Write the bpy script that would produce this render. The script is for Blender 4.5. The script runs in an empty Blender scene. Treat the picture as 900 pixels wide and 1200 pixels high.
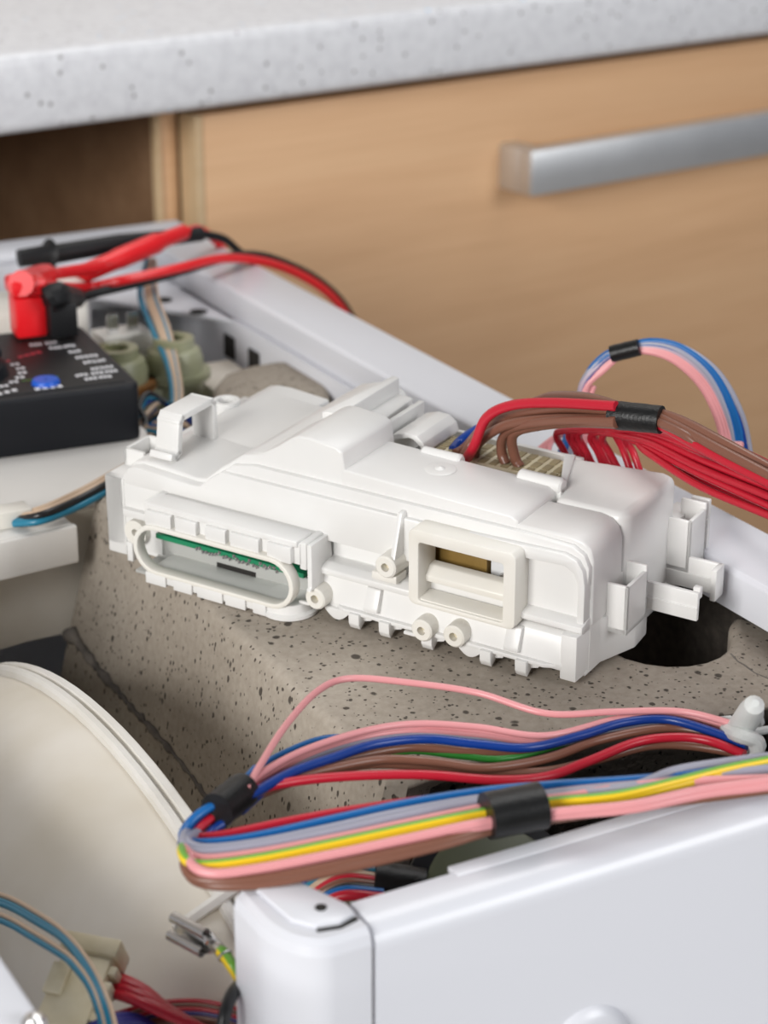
import bpy, bmesh, math, random
from mathutils import Vector, Matrix
R = math.radians
random.seed(7)
scene = bpy.context.scene
COL = scene.collection

# ------------------------------------------------------------------ camera
FPX = 2460.0
PITCH, YAW = R(21.6), R(28.7)
CAM = Vector((0, 0, 1.066))
FW = Vector((math.sin(YAW)*math.cos(PITCH), math.cos(YAW)*math.cos(PITCH), -math.sin(PITCH)))
RT = Vector((math.cos(YAW), -math.sin(YAW), 0))
UP = RT.cross(FW)
cd = bpy.data.cameras.new('camera')
cam = bpy.data.objects.new('camera', cd); COL.objects.link(cam)
rm = Matrix((RT, UP, -FW)).transposed()
cam.matrix_world = Matrix.Translation(CAM) @ rm.to_4x4()
cd.sensor_fit = 'VERTICAL'; cd.sensor_height = 36; cd.sensor_width = 27
cd.lens = FPX/1200*36
cd.clip_start = 0.01
cd.dof.use_dof = True; cd.dof.focus_distance = 0.585; cd.dof.aperture_fstop = 16.5
scene.camera = cam

# ------------------------------------------------------------------ light
wd = bpy.data.worlds.new('room_air'); scene.world = wd; wd.use_nodes = True
wd.node_tree.nodes['Background'].inputs[0].default_value = (0.86, 0.90, 1.0, 1)
wd.node_tree.nodes['Background'].inputs[1].default_value = 0.18
def area(name, loc, target, sx, sy, power, col):
    l = bpy.data.lights.new(name, 'AREA'); l.shape = 'RECTANGLE'; l.size = sx; l.size_y = sy
    l.energy = power; l.color = col
    o = bpy.data.objects.new(name, l); COL.objects.link(o); o.location = loc
    o.rotation_euler = (Vector(target)-Vector(loc)).to_track_quat('-Z', 'Y').to_euler()
    return o
area('key_softbox', (-1.50, -0.45, 1.48), (0.3, 0.5, 0.8), 0.9, 0.8, 44, (1.0, 0.985, 0.96))  # unseen softbox standing for the key light from front left
area('fill_softbox', (1.25, -1.10, 1.50), (0.3, 0.5, 0.8), 0.8, 0.8, 17, (0.98, 0.99, 1.0))  # unseen right-front fill added to brighten the module's end face
area('overhead_fill', (0.9, 1.0, 2.45), (0.5, 0.85, 0.8), 0.9, 0.9, 12, (1.0, 0.99, 0.97))  # unseen overhead fill added to brighten rim and worktop
vs = scene.view_settings
vs.view_transform = 'Standard'; vs.look = 'None'; vs.gamma = 1; vs.use_curve_mapping = False
vs.exposure = 0.0

# ------------------------------------------------------------------ helpers
def ray(x, y): return (FW*FPX + RT*(x-450) - UP*(y-600)).normalized()
def W(x, y, z):                      # where the sight line of a pixel meets height z
    d = ray(x, y); return CAM + d*((z-CAM.z)/d.z)
def D(x, y, dep):                    # where it meets a camera depth
    d = ray(x, y); return CAM + d*(dep/d.dot(FW))
def PL(x, y, p, n):
    d = ray(x, y); return CAM + d*((Vector(p)-CAM).dot(n)/d.dot(n))
def rotk(k, t, x): return x*math.cos(t) + k.cross(x)*math.sin(t) + k*(k.dot(x))*(1-math.cos(t))
_a, _b, _c = R(-59.87), R(2.87), R(1.52)
_u = Vector((math.cos(_a), math.sin(_a), 0)); _v = Vector((-math.sin(_a), math.cos(_a), 0)); _w = Vector((0, 0, 1))
MV = rotk(_u, _b, _v); _w2 = rotk(_u, _b, _w)
MU = rotk(MV, _c, _u); MW = rotk(MV, _c, _w2)          # module axes: long, deep, up
MO = W(678, 795, 0.802)
MODM = Matrix.Translation(MO) @ Matrix((MU, MV, MW)).transposed().to_4x4()
def ML(a, b, c): return MO + (MU*a + MV*b + MW*c)*0.001

class G:
    def __init__(s): s.v = []; s.f = []; s.m = []
    def add(s, vs_, fs, mi=0):
        n = len(s.v); s.v += [Vector(p) for p in vs_]
        for f in fs: s.f.append([i+n for i in f]); s.m.append(mi)
        return s
    def addbm(s, bm, mi=0):
        bm.verts.index_update()
        s.add([v.co.copy() for v in bm.verts], [[v.index for v in f.verts] for f in bm.faces], mi); bm.free(); return s
    def solid(s, vs_, fs, bev=0, seg=2, mi=0, ang=0.35):
        if not bev: return s.add(vs_, fs, mi)
        bm = bmesh.new(); bv = [bm.verts.new(p) for p in vs_]
        for f in fs: bm.faces.new([bv[i] for i in f])
        bmesh.ops.recalc_face_normals(bm, faces=bm.faces[:])
        es = [e for e in bm.edges if len(e.link_faces) == 2 and e.calc_face_angle(0) > ang]
        bmesh.ops.bevel(bm, geom=es, offset=bev, offset_type='OFFSET', segments=seg, profile=0.5, affect='EDGES', clamp_overlap=True)
        return s.addbm(bm, mi)
    def box(s, x0, x1, y0, y1, z0, z1, bev=0, seg=2, mi=0, fr=None):
        fr = fr or (lambda a, b, c: Vector((a, b, c)))
        P = [fr(x, y, z) for x in (x0, x1) for y in (y0, y1) for z in (z0, z1)]
        F = [(0,1,3,2),(4,6,7,5),(0,4,5,1),(2,3,7,6),(0,2,6,4),(1,5,7,3)]
        return s.solid(P, F, bev, seg, mi)
    def prism(s, poly, d0, d1, fr, bev=0, seg=2, mi=0, ang=0.35):
        n = len(poly)
        P = [fr(a, b, d0) for a, b in poly] + [fr(a, b, d1) for a, b in poly]
        F = [list(range(n))[::-1], list(range(n, 2*n))] + [[i, (i+1) % n, n+(i+1) % n, n+i] for i in range(n)]
        return s.solid(P, F, bev, seg, mi, ang)
    def loft(s, p0, p1, cap=True, mi=0):
        n = len(p0)
        F = [[i, (i+1) % n, n+(i+1) % n, n+i] for i in range(n)]
        if cap: F += [list(range(n))[::-1], list(range(n, 2*n))]
        return s.add(list(p0)+list(p1), F, mi)
    def ring(s, outer, inner, d0, d1, fr, mi=0, bev=0):
        n = len(outer)
        P = [fr(a, b, d) for d in (d0, d1) for q in (outer, inner) for a, b in q]
        F = []
        for i in range(n):
            j = (i+1) % n
            F += [[i, j, n+j, n+i], [2*n+i, 3*n+i, 3*n+j, 2*n+j], [i, 2*n+i, 2*n+j, j], [n+i, n+j, 3*n+j, 3*n+i]]
        return s.solid(P, F, bev, 2, mi, 0.9) if bev else s.add(P, F, mi)
    def tube(s, pts, r, n=8, mi=0, cap=True, alt=None):
        pts = [Vector(p) for p in pts]; rings = []
        t0 = (pts[1]-pts[0]).normalized()
        nrm = t0.cross(Vector((0, 0, 1)))
        if nrm.length < 1e-3: nrm = t0.cross(Vector((1, 0, 0)))
        nrm.normalize()
        base = len(s.v)
        for i, p in enumerate(pts):
            a = pts[max(0, i-1)]; b = pts[min(len(pts)-1, i+1)]
            t = (b-a).normalized()
            nrm = (nrm - t*nrm.dot(t)).normalized(); bn = t.cross(nrm)
            rr = r[i] if isinstance(r, (list, tuple)) else r
            for k in range(n):
                q = 2*math.pi*k/n
                s.v.append(p + (nrm*math.cos(q) + bn*math.sin(q))*rr)
        m = len(pts)
        for i in range(m-1):
            for k in range(n):
                s.f.append([base+i*n+k, base+i*n+(k+1) % n, base+(i+1)*n+(k+1) % n, base+(i+1)*n+k])
                s.m.append(alt if (alt is not None and k in (5, 6)) else mi)
        if cap:
            s.f.append([base+k for k in range(n)][::-1]); s.m.append(mi)
            s.f.append([base+(m-1)*n+k for k in range(n)]); s.m.append(mi)
        return s
    def lathe(s, prof, o, ax, n=24, mi=0, a0=0, a1=2*math.pi, closed=True):
        ax = Vector(ax).normalized(); e = ax.orthogonal().normalized(); f = ax.cross(e); o = Vector(o)
        base = len(s.v); full = abs(a1-a0-2*math.pi) < 1e-6; k = n if full else n+1; m = len(prof)
        for i in range(k):
            q = a0+(a1-a0)*i/n
            for r, h in prof: s.v.append(o + (e*math.cos(q)+f*math.sin(q))*r + ax*h)
        for i in range(n):
            j = (i+1) % k
            for t in range(m if closed else m-1):
                u = (t+1) % m
                s.f.append([base+i*m+t, base+j*m+t, base+j*m+u, base+i*m+u]); s.m.append(mi)
        return s
    def pipe(s, p0, p1, ro, ri, n=16, mi=0):   # short hollow tube
        p0, p1 = Vector(p0), Vector(p1); h = (p1-p0).length
        return s.lathe([(ri, 0), (ro, 0), (ro, h), (ri, h)], p0, p1-p0, n, mi)

def cat(pts, k=8):
    pts = [Vector(p) for p in pts]; out = []
    P = [pts[0]*2-pts[1]] + pts + [pts[-1]*2-pts[-2]]
    for i in range(1, len(P)-2):
        a, b, c, d = P[i-1:i+3]
        for j in range(k):
            t = j/k
            out.append(0.5*((2*b)+(c-a)*t+(2*a-5*b+4*c-d)*t*t+(3*b-a-3*c+d)*t**3))
    out.append(pts[-1]); return out

def obj(name, g, mats, parent=None, smooth=0.6, label=None, local=False):
    if not isinstance(mats, (list, tuple)): mats = [mats]
    me = bpy.data.meshes.new(name)
    inv = parent.matrix_world.inverted() if (parent is not None and not local) else None
    if parent is not None and not local:
        inv = PM[parent.name].inverted()
    me.from_pydata([(inv @ p) if inv is not None else p for p in g.v], [], g.f)
    bm = bmesh.new(); bm.from_mesh(me); bmesh.ops.recalc_face_normals(bm, faces=bm.faces[:]); bm.to_mesh(me); bm.free()
    for m in mats: me.materials.append(m)
    if len(mats) > 1: me.polygons.foreach_set('material_index', g.m)
    if smooth:
        me.polygons.foreach_set('use_smooth', [True]*len(me.polygons)); me.set_sharp_from_angle(angle=smooth)
    o = bpy.data.objects.new(name, me); COL.objects.link(o)
    if parent is not None:
        o.parent = parent; PM[o.name] = PM[parent.name]
    if label: o['label'] = label
    return o
PM = {}
def thing(name, label, cat_, loc=(0, 0, 0), M=None, group=None):
    e = bpy.data.objects.new(name, None); COL.objects.link(e)
    M = M or Matrix.Translation(Vector(loc)); e.matrix_world = M; PM[e.name] = M
    e.empty_display_size = 0.02
    e['label'] = label; e['category'] = cat_
    if group: e['group'] = group
    return e
def struct(name, g, mat, label=None, smooth=0.6):
    o = obj(name, g, mat, None, smooth); o['kind'] = 'structure'; PM[o.name] = Matrix.Identity(4)
    if label: o['label'] = label
    return o

# ------------------------------------------------------------------ materials
def mat(name, col, rough=0.5, metal=0, spec=0.5, **k):
    m = bpy.data.materials.new(name); m.use_nodes = True
    b = m.node_tree.nodes['Principled BSDF']
    b.inputs['Base Color'].default_value = (*col, 1); b.inputs['Roughness'].default_value = rough
    b.inputs['Metallic'].default_value = metal; b.inputs['Specular IOR Level'].default_value = spec
    for a, v in k.items(): b.inputs[a.replace('_', ' ')].default_value = v
    return m
def nd(m, t, **k):
    n = m.node_tree.nodes.new(t)
    for a, v in k.items(): setattr(n, a, v)
    return n
def lk(m, a, b): m.node_tree.links.new(a, b)
def bsdf(m): return m.node_tree.nodes['Principled BSDF']
def ramp(m, fac, stops, interp='LINEAR'):
    r = nd(m, 'ShaderNodeValToRGB'); r.color_ramp.interpolation = interp
    el = r.color_ramp.elements
    while len(el) < len(stops): el.new(0.5)
    for e, (p, c) in zip(el, stops): e.position = p; e.color = (*c, 1) if len(c) == 3 else c
    lk(m, fac, r.inputs[0]); return r
def coords(m, scale=(1, 1, 1), rot=(0, 0, 0)):
    t = nd(m, 'ShaderNodeTexCoord'); mp = nd(m, 'ShaderNodeMapping')
    mp.inputs['Scale'].default_value = scale; mp.inputs['Rotation'].default_value = rot
    lk(m, t.outputs['Object'], mp.inputs[0]); return mp.outputs[0]
def noise(m, co, scale, detail=4, rough=0.55):
    n = nd(m, 'ShaderNodeTexNoise'); n.inputs['Scale'].default_value = scale
    n.inputs['Detail'].default_value = detail; n.inputs['Roughness'].default_value = rough
    lk(m, co, n.inputs['Vector']); return n.outputs['Fac']
def bump(m, h, strength, dist):
    b = nd(m, 'ShaderNodeBump'); b.inputs['Strength'].default_value = strength; b.inputs['Distance'].default_value = dist
    lk(m, h, b.inputs['Height']); lk(m, b.outputs[0], bsdf(m).inputs['Normal']); return b
def mixc(m, fac, a, b, mode='MIX'):
    n = nd(m, 'ShaderNodeMix', data_type='RGBA', blend_type=mode)
    if isinstance(fac, float): n.inputs[0].default_value = fac
    else: lk(m, fac, n.inputs[0])
    for i, q in ((6, a), (7, b)):
        if isinstance(q, tuple): n.inputs[i].default_value = (*q, 1)
        else: lk(m, q, n.inputs[i])
    return n.outputs[2]
def mathn(m, op, a, b=None):
    n = nd(m, 'ShaderNodeMath', operation=op)
    for i, q in ((0, a), (1, b)):
        if q is None: continue
        if isinstance(q, (int, float)): n.inputs[i].default_value = q
        else: lk(m, q, n.inputs[i])
    return n.outputs[0]

def mottled(name, c0, c1, scale, rough, spec=0.5, bmp=0.0, **k):
    m = mat(name, c0, rough, 0, spec, **k); co = coords(m)
    n = noise(m, co, scale); r = ramp(m, n, [(0.35, c0), (0.7, c1)])
    lk(m, r.outputs[0], bsdf(m).inputs['Base Color'])
    if bmp: bump(m, noise(m, co, scale*6), bmp, 0.0005)
    return m
ABS = mottled('white_abs_plastic', (0.735, 0.725, 0.705), (0.765, 0.76, 0.745), 30, 0.33, 0.5)
CREAMP = mottled('cream_abs_plastic', (0.76, 0.73, 0.66), (0.79, 0.77, 0.72), 40, 0.4)
NYLON = mat('translucent_nylon', (0.80, 0.82, 0.80), 0.4, 0, 0.5, Transmission_Weight=0.25)
ENAMEL = mat('white_enamel', (0.70, 0.71, 0.755), 0.28, 0, 0.5)
ENAMEL_IN = mottled('white_enamel_inside', (0.70, 0.71, 0.72), (0.76, 0.77, 0.78), 9, 0.4)
TUBM = mottled('aged_cream_tub_plastic', (0.70, 0.635, 0.52), (0.85, 0.805, 0.73), 14, 0.45, 0.4, 0.15)
RIBM = mottled('pale_tub_rib', (0.76, 0.73, 0.67), (0.84, 0.82, 0.78), 40, 0.5, 0.4, 0.2)
TRAYM = mottled('greyed_tray_plastic', (0.74, 0.71, 0.67), (0.80, 0.775, 0.735), 12, 0.5)
BLACKP = mat('black_abs', (0.007, 0.008, 0.011), 0.5, 0, 0.28)
BLACKR = mat('black_rubber', (0.007, 0.007, 0.008), 0.5, 0, 0.3)
TAPE = mottled('black_tape', (0.005, 0.005, 0.005), (0.009, 0.009, 0.009), 200, 0.38, 0.35, 0.3)
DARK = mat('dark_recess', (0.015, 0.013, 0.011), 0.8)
DKBROWN = mottled('brown_black_sheet', (0.035, 0.03, 0.025), (0.06, 0.05, 0.042), 300, 0.9, 0.2)
STEEL = mat('steel', (0.62, 0.61, 0.60), 0.25, 1.0)
ALU = mottled('brushed_aluminium', (0.62, 0.63, 0.64), (0.68, 0.69, 0.70), 30, 0.42, 0.5); bsdf(ALU).inputs['Metallic'].default_value = 0.85
COPPER = mat('copper', (0.75, 0.28, 0.14), 0.3, 1.0)
PCB = mat('green_circuit_board', (0.01, 0.22, 0.10), 0.35)
BROWNC = mottled('amber_relay_body', (0.20, 0.12, 0.03), (0.28, 0.18, 0.05), 60, 0.4)
OLIVE = mottled('olive_translucent_plastic', (0.24, 0.24, 0.12), (0.42, 0.43, 0.29), 25, 0.35, 0.5, 0, Transmission_Weight=0.15)
AMBER = mat('amber_ring', (0.22, 0.09, 0.02), 0.4)
DKGREEN = mottled('dull_green_plastic', (0.085, 0.10, 0.055), (0.13, 0.145, 0.09), 18, 0.45)
REDP = mat('red_plastic', (0.80, 0.012, 0.018), 0.33)
BLUEP = mat('blue_button', (0.01, 0.10, 0.55), 0.4)
PRINTW = mat('white_print', (0.75, 0.75, 0.78), 0.6)
PRINTR = mat('red_print', (0.45, 0.03, 0.05), 0.6)
INNERP = mat('grey_inner_plastic', (0.42, 0.42, 0.40), 0.5)
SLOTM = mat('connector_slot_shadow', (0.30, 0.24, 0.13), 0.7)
BEIGECONN = mottled('beige_connector', (0.62, 0.54, 0.36), (0.74, 0.67, 0.50), 90, 0.5)
def wirem(n, c): return mat('wire_'+n, c, 0.32, 0, 0.45)
WC = {'red': wirem('red', (0.50, 0.012, 0.03)), 'pink': wirem('pink', (0.74, 0.31, 0.32)), 'blue': wirem('blue', (0.004, 0.038, 0.24)),
      'lblue': wirem('light_blue', (0.005, 0.115, 0.36)), 'brown': wirem('brown', (0.20, 0.085, 0.055)), 'grey': wirem('grey', (0.31, 0.31, 0.38)),
      'lilac': wirem('lilac', (0.42, 0.33, 0.40)), 'green': wirem('green', (0.03, 0.22, 0.03)), 'yellow': wirem('yellow', (0.80, 0.56, 0.02)),
      'yg': wirem('stripe_green', (0.16, 0.40, 0.05)), 'teal': wirem('teal', (0.02, 0.19, 0.30)), 'tan': wirem('tan', (0.55, 0.40, 0.28)),
      'black': wirem('black', (0.012, 0.012, 0.013)), 'violet': wirem('violet', (0.03, 0.03, 0.20)), 'white': wirem('white', (0.7, 0.7, 0.72))}

# oak veneer: grain runs along the object's local x
def oak(name, c0, c1, c2, rough=0.5):
    m = mat(name, c0, rough, 0, 0.3); co = coords(m, (1.2, 14, 14))
    n1 = noise(m, co, 2.2, 5, 0.6); co2 = coords(m, (3, 90, 90)); n2 = noise(m, co2, 3.5, 3, 0.6)
    r = ramp(m, n1, [(0.3, c0), (0.5, c1), (0.72, c2)])
    c = mixc(m, 0.25, r.outputs[0], ramp(m, n2, [(0.35, c0), (0.65, c2)]).outputs[0])
    lk(m, c, bsdf(m).inputs['Base Color']); bump(m, n2, 0.1, 0.0004); return m
OAK = oak('oak_veneer', (0.58, 0.345, 0.185), (0.66, 0.405, 0.225), (0.71, 0.455, 0.26))
OAKE = oak('oak_edge_band', (0.52, 0.36, 0.20), (0.58, 0.42, 0.25), (0.62, 0.46, 0.28))
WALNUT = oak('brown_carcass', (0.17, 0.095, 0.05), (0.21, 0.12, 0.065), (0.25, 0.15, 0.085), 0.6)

# speckled worktop
CTR = mat('speckled_worktop', (0.6, 0.6, 0.6), 0.32, 0, 0.4); _co = coords(CTR)
_n = noise(CTR, _co, 140, 3, 0.6)
_r = ramp(CTR, _n, [(0.3, (0.66, 0.66, 0.69)), (0.5, (0.74, 0.745, 0.77)), (0.7, (0.79, 0.795, 0.82))])
_v = nd(CTR, 'ShaderNodeTexVoronoi'); _v.inputs['Scale'].default_value = 170; lk(CTR, _co, _v.inputs['Vector'])
_sp = ramp(CTR, _v.outputs['Distance'], [(0.16, (1, 1, 1)), (0.24, (0, 0, 0))])
_h = nd(CTR, 'ShaderNodeSeparateColor'); lk(CTR, _v.outputs['Color'], _h.inputs[0])
_pick = mathn(CTR, 'MULTIPLY', _sp.outputs[0], mathn(CTR, 'GREATER_THAN', _h.outputs[0], 0.6))
_sc = ramp(CTR, _h.outputs[1], [(0.0, (0.28, 0.27, 0.27)), (0.45, (0.42, 0.38, 0.42)), (0.62, (0.45, 0.68, 0.92)), (0.8, (0.86, 0.86, 0.88))], 'CONSTANT')
lk(CTR, mixc(CTR, _pick, _r.outputs[0], _sc.outputs[0]), bsdf(CTR).inputs['Base Color'])

# pitted concrete
def concrete(name):
    m = mat(name, (0.3, 0.27, 0.24), 0.85, 0, 0.25); co = coords(m)
    n1 = noise(m, co, 14, 6, 0.6); n2 = noise(m, co, 420, 3, 0.6)
    base = ramp(m, n1, [(0.28, (0.27, 0.230, 0.185)), (0.5, (0.355, 0.308, 0.252)), (0.72, (0.44, 0.388, 0.325))])
    base = mixc(m, 0.3, base.outputs[0], ramp(m, n2, [(0.3, (0.24, 0.205, 0.17)), (0.7, (0.47, 0.42, 0.36))]).outputs[0])
    wob = nd(m, 'ShaderNodeTexNoise'); wob.inputs['Scale'].default_value = 260; lk(m, co, wob.inputs['Vector'])
    va = nd(m, 'ShaderNodeVectorMath', operation='MULTIPLY_ADD'); lk(m, wob.outputs['Color'], va.inputs[0])
    va.inputs[1].default_value = (0.0016, 0.0016, 0.0016); lk(m, co, va.inputs[2])
    pits = None
    for sc, lo, hi, thr in ((110, 0.07, 0.10, 0.62), (230, 0.10, 0.15, 0.60), (420, 0.13, 0.20, 0.55), (640, 0.16, 0.24, 0.5)):
        v = nd(m, 'ShaderNodeTexVoronoi'); v.inputs['Scale'].default_value = sc
        mp = nd(m, 'ShaderNodeMapping'); mp.inputs['Scale'].default_value = (1, 1, 0.72); lk(m, va.outputs[0], mp.inputs[0])
        lk(m, mp.outputs[0], v.inputs['Vector'])
        h = nd(m, 'ShaderNodeSeparateColor'); lk(m, v.outputs['Color'], h.inputs[0])
        siz = mathn(m, 'MULTIPLY', v.outputs['Distance'], mathn(m, 'ADD', mathn(m, 'MULTIPLY', h.outputs[1], 1.6), 0.5))
        p = ramp(m, siz, [(lo, (1, 1, 1)), (hi, (0, 0, 0))])
        q = mathn(m, 'MULTIPLY', p.outputs[0], mathn(m, 'GREATER_THAN', h.outputs[0], thr))
        pits = q if pits is None else mathn(m, 'MAXIMUM', pits, q)
    lk(m, mixc(m, mathn(m, 'MULTIPLY', pits, 0.85), base, (0.035, 0.028, 0.022)), bsdf(m).inputs['Base Color'])
    hh = mathn(m, 'SUBTRACT', mathn(m, 'MULTIPLY', n2, 0.12), pits)
    bump(m, hh, 0.6, 0.0012); return m
CONC = concrete('pitted_concrete')
STAIN = mottled('dark_casting_seam', (0.10, 0.09, 0.082), (0.20, 0.178, 0.155), 120, 0.9, 0.2, 0.8)
FLOORM = mottled('grey_floor', (0.35, 0.33, 0.31), (0.42, 0.40, 0.38), 6, 0.5)
WALLM = mottled('pale_wall_paint', (0.62, 0.56, 0.50), (0.66, 0.60, 0.54), 4, 0.7)

# ------------------------------------------------------------------ kitchen behind
KC = Vector((math.sin(R(82.2)), math.cos(R(82.2)), 0)); KN = Vector((-KC.y, KC.x, 0)); KP = Vector((0.3, 1.02, 0))
KM = Matrix.Translation(KP) @ Matrix((KC, KN, Vector((0, 0, 1)))).transposed().to_4x4()
KM2 = KM @ Matrix.Translation((0, 0.019, 0))
def K(s, t, z): return Vector((s, t, z))
struct('floor', G().box(-3, 3.5, -2.5, 2.2, -0.02, 0), FLOORM)
wall = struct('wall_back', G().box(-2.2, 2.6, 0.62, 0.70, 0, 2.6), WALLM); wall.matrix_world = KM
t = thing('countertop', 'pale speckled stone-look kitchen worktop above the oak drawer', 'worktop', M=KM)
obj('slab', G().box(-1.4, 1.8, -0.022, 0.618, 0.855, 0.895, 0.006, 3), CTR, t, local=True)
t = thing('drawer_cabinet', 'oak base cabinet with a wide drawer behind the washing machine', 'cabinet', M=KM2)
obj('side_panel', G().box(0.1435, 0.155, 0.0, 0.56, 0.10, 0.854, 0.0008), OAK, t, local=True)
obj('edge_strip', G().box(0.1405, 0.1435, -0.002, 0.004, 0.10, 0.854, 0.0004), OAKE, t, local=True)
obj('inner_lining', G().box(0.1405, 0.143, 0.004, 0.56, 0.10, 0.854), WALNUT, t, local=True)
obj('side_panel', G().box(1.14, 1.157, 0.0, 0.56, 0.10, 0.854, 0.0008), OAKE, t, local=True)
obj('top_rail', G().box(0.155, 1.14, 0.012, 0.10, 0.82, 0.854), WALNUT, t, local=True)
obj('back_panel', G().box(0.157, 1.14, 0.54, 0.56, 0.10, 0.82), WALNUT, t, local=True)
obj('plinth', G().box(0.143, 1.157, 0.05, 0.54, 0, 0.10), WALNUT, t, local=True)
dr = obj('drawer_front', G().box(0.160, 1.137, -0.019, -0.001, 0.45, 0.8475, 0.0012), OAK, t, local=True)
obj('edge_band', G().box(0.1555, 0.1600, -0.019, -0.001, 0.45, 0.8475, 0.0004), OAKE, dr, local=True)
hd = obj('handle', G().box(0.368, 0.80, -0.050, -0.038, 0.7795, 0.8072, 0.0022), ALU, dr, local=True, label='brushed aluminium bar handle')
obj('lower_drawer_front', G().box(0.160, 1.137, -0.019, -0.001, 0.12, 0.446, 0.0012), OAK, t, local=True)
for s0 in (0.368, 0.787): obj('handle_post', G().box(s0, s0+0.013, -0.041, -0.0185, 0.7795, 0.8072, 0.0018), ALU, dr, local=True)
t = thing('open_cabinet', 'dark brown open cabinet niche left of the oak drawer', 'cabinet', M=KM2)
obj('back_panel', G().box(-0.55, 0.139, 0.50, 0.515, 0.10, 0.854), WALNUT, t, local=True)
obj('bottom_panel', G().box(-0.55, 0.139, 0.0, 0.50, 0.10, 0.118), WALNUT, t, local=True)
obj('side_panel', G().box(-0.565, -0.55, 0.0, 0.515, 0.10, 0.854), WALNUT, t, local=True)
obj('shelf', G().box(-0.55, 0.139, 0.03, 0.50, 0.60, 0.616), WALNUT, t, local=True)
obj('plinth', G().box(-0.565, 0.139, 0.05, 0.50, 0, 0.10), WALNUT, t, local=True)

# ------------------------------------------------------------------ washing machine cabinet
X0, X1, Y0, Y1, ZR = 0.109, 0.396, 0.335, 0.936, 0.82
wm = thing('washing_machine', 'white enamelled washing machine cabinet with its lid taken off', 'washing machine', (0.25, 0.63, 0))
g = G()          # right side wall with folded top flange
g.box(X1-0.0012, X1, Y0+0.02, Y1, 0.03, ZR-0.002)
obj('side_panel', g, ENAMEL, wm)
g = G().prism([(X1, ZR-0.012), (X1+0.0005, ZR-0.003), (X1-0.002, ZR), (0.368, ZR), (0.3665, ZR-0.001), (0.3665, ZR-0.013), (0.368, ZR-0.013), (0.369, ZR-0.003), (X1-0.004, ZR-0.004), (X1-0.003, ZR-0.012)], Y0+0.02, Y1-0.001, lambda a, b, d: Vector((a, d, b)), 0.0006)
obj('top_flange', g, ENAMEL, wm)
g = G().box(0.376, 0.3785, 0.40, Y1-0.01, 0.55, ZR-0.012)
obj('inner_wall', g, ENAMEL_IN, wm)
obj('dark_wall_sheet', G().box(0.3742, 0.3760, 0.40, 0.585, 0.55, ZR-0.014), DKBROWN, wm, label='dark brown sheet over the inner wall')  # dark sheet added over the white inner wall to darken it
# back wall and rear flange
obj('back_panel', G().box(X0, X1, Y1-0.0012, Y1, 0.03, ZR-0.001), ENAMEL, wm)
obj('back_flange', G().box(X0, X1-0.0005, Y1-0.030, Y1-0.0013, ZR-0.003, ZR+0.0005, 0.001), ENAMEL, wm)
obj('back_lip', G().box(X0+0.002, 0.3655, Y1-0.031, Y1-0.0295, ZR-0.03, ZR-0.003), ENAMEL, wm)
# corner gusset at the back right, with a screw hole and slot
g = G().prism([(0.300, 0.90), (0.366, 0.80), (0.366, 0.905), (0.300, 0.905)], ZR-0.014, ZR-0.012, lambda a, b, d: Vector((a, b, d)), 0.0004)
gs = obj('corner_gusset', g, ENAMEL, wm)
for q in ((0.35, 0.845), (0.356, 0.82)): obj('screw_hole', G().lathe([(0.0001, 0), (0.004, 0), (0.004, 0.0004), (0.0001, 0.0004)], (q[0], q[1], ZR-0.012), (0, 0, 1), 14), DARK, gs)
g = G().box(0.3640, 0.3662, 0.60, 0.86, ZR-0.04, ZR-0.012)
fl = obj('inner_bracket', g, ENAMEL, wm)
for y_ in (0.80, 0.775): obj('slot', G().box(0.3632, 0.3641, y_, y_+0.010, ZR-0.030, ZR-0.020), DARK, fl)
# left wall
obj('left_panel', G().box(X0-0.0012, X0, Y0+0.0, Y1-0.0013, 0.03, ZR-0.002), ENAMEL, wm)
obj('left_flange', G().box(X0-0.03, X0-0.001, 0.30, Y1-0.0013, ZR-0.002, ZR, 0.0006), ENAMEL, wm)
sc = obj('screw_head', G().lathe([(0.0001, 0.0022), (0.0016, 0.0018), (0.0026, 0.0006), (0.0028, -0.001), (0.0001, -0.001)], W(40, 1199, ZR), (0, 0, 1), 14), STEEL, wm)
obj('bottom_panel', G().box(X0, X1-0.002, Y0+0.003, Y1-0.002, 0.03, 0.034), ENAMEL_IN, wm)
for fx in (0.14, 0.365):
    for fy in (0.37, 0.90): obj('foot', G().lathe([(0.0001, 0), (0.018, 0), (0.018, 0.008), (0.007, 0.012), (0.007, 0.031), (0.0001, 0.031)], (fx, fy, 0), (0, 0, 1), 14), BLACKR, wm)
# near panel with folded top and round pressing
prof = [(Y0, 0.03), (Y0, ZR-0.006), (Y0+0.0008, ZR-0.0028), (Y0+0.0028, ZR-0.0008), (Y0+0.006, ZR), (Y0+0.0118, ZR), (Y0+0.0118, ZR-0.0012), (Y0+0.006, ZR-0.0014), (Y0+0.0032, ZR-0.0024), (Y0+0.0014, ZR-0.006), (Y0+0.0014, 0.03)]
fp = obj('near_panel', G().prism(prof, 0.1815, X1-0.001, lambda a, b, d: Vector((d, a, b)), 0), ENAMEL, wm, smooth=0.8)
obj('panel_tab', G().box(0.2075, X1-0.001, Y0+0.0100, Y0+0.0145, ZR-0.0014, ZR+0.0002, 0.0003), ENAMEL, fp)
ce = PL(688, 1230, (0, Y0, 0), Vector((0, 1, 0)))
obj('round_pressing', G().lathe([(0.0001, 0.0022), (0.0085, 0.0022), (0.0105, 0.0016), (0.012, -0.0002), (0.0001, -0.0002)], ce, (0, -1, 0), 40), ENAMEL, fp, smooth=1.0)
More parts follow.
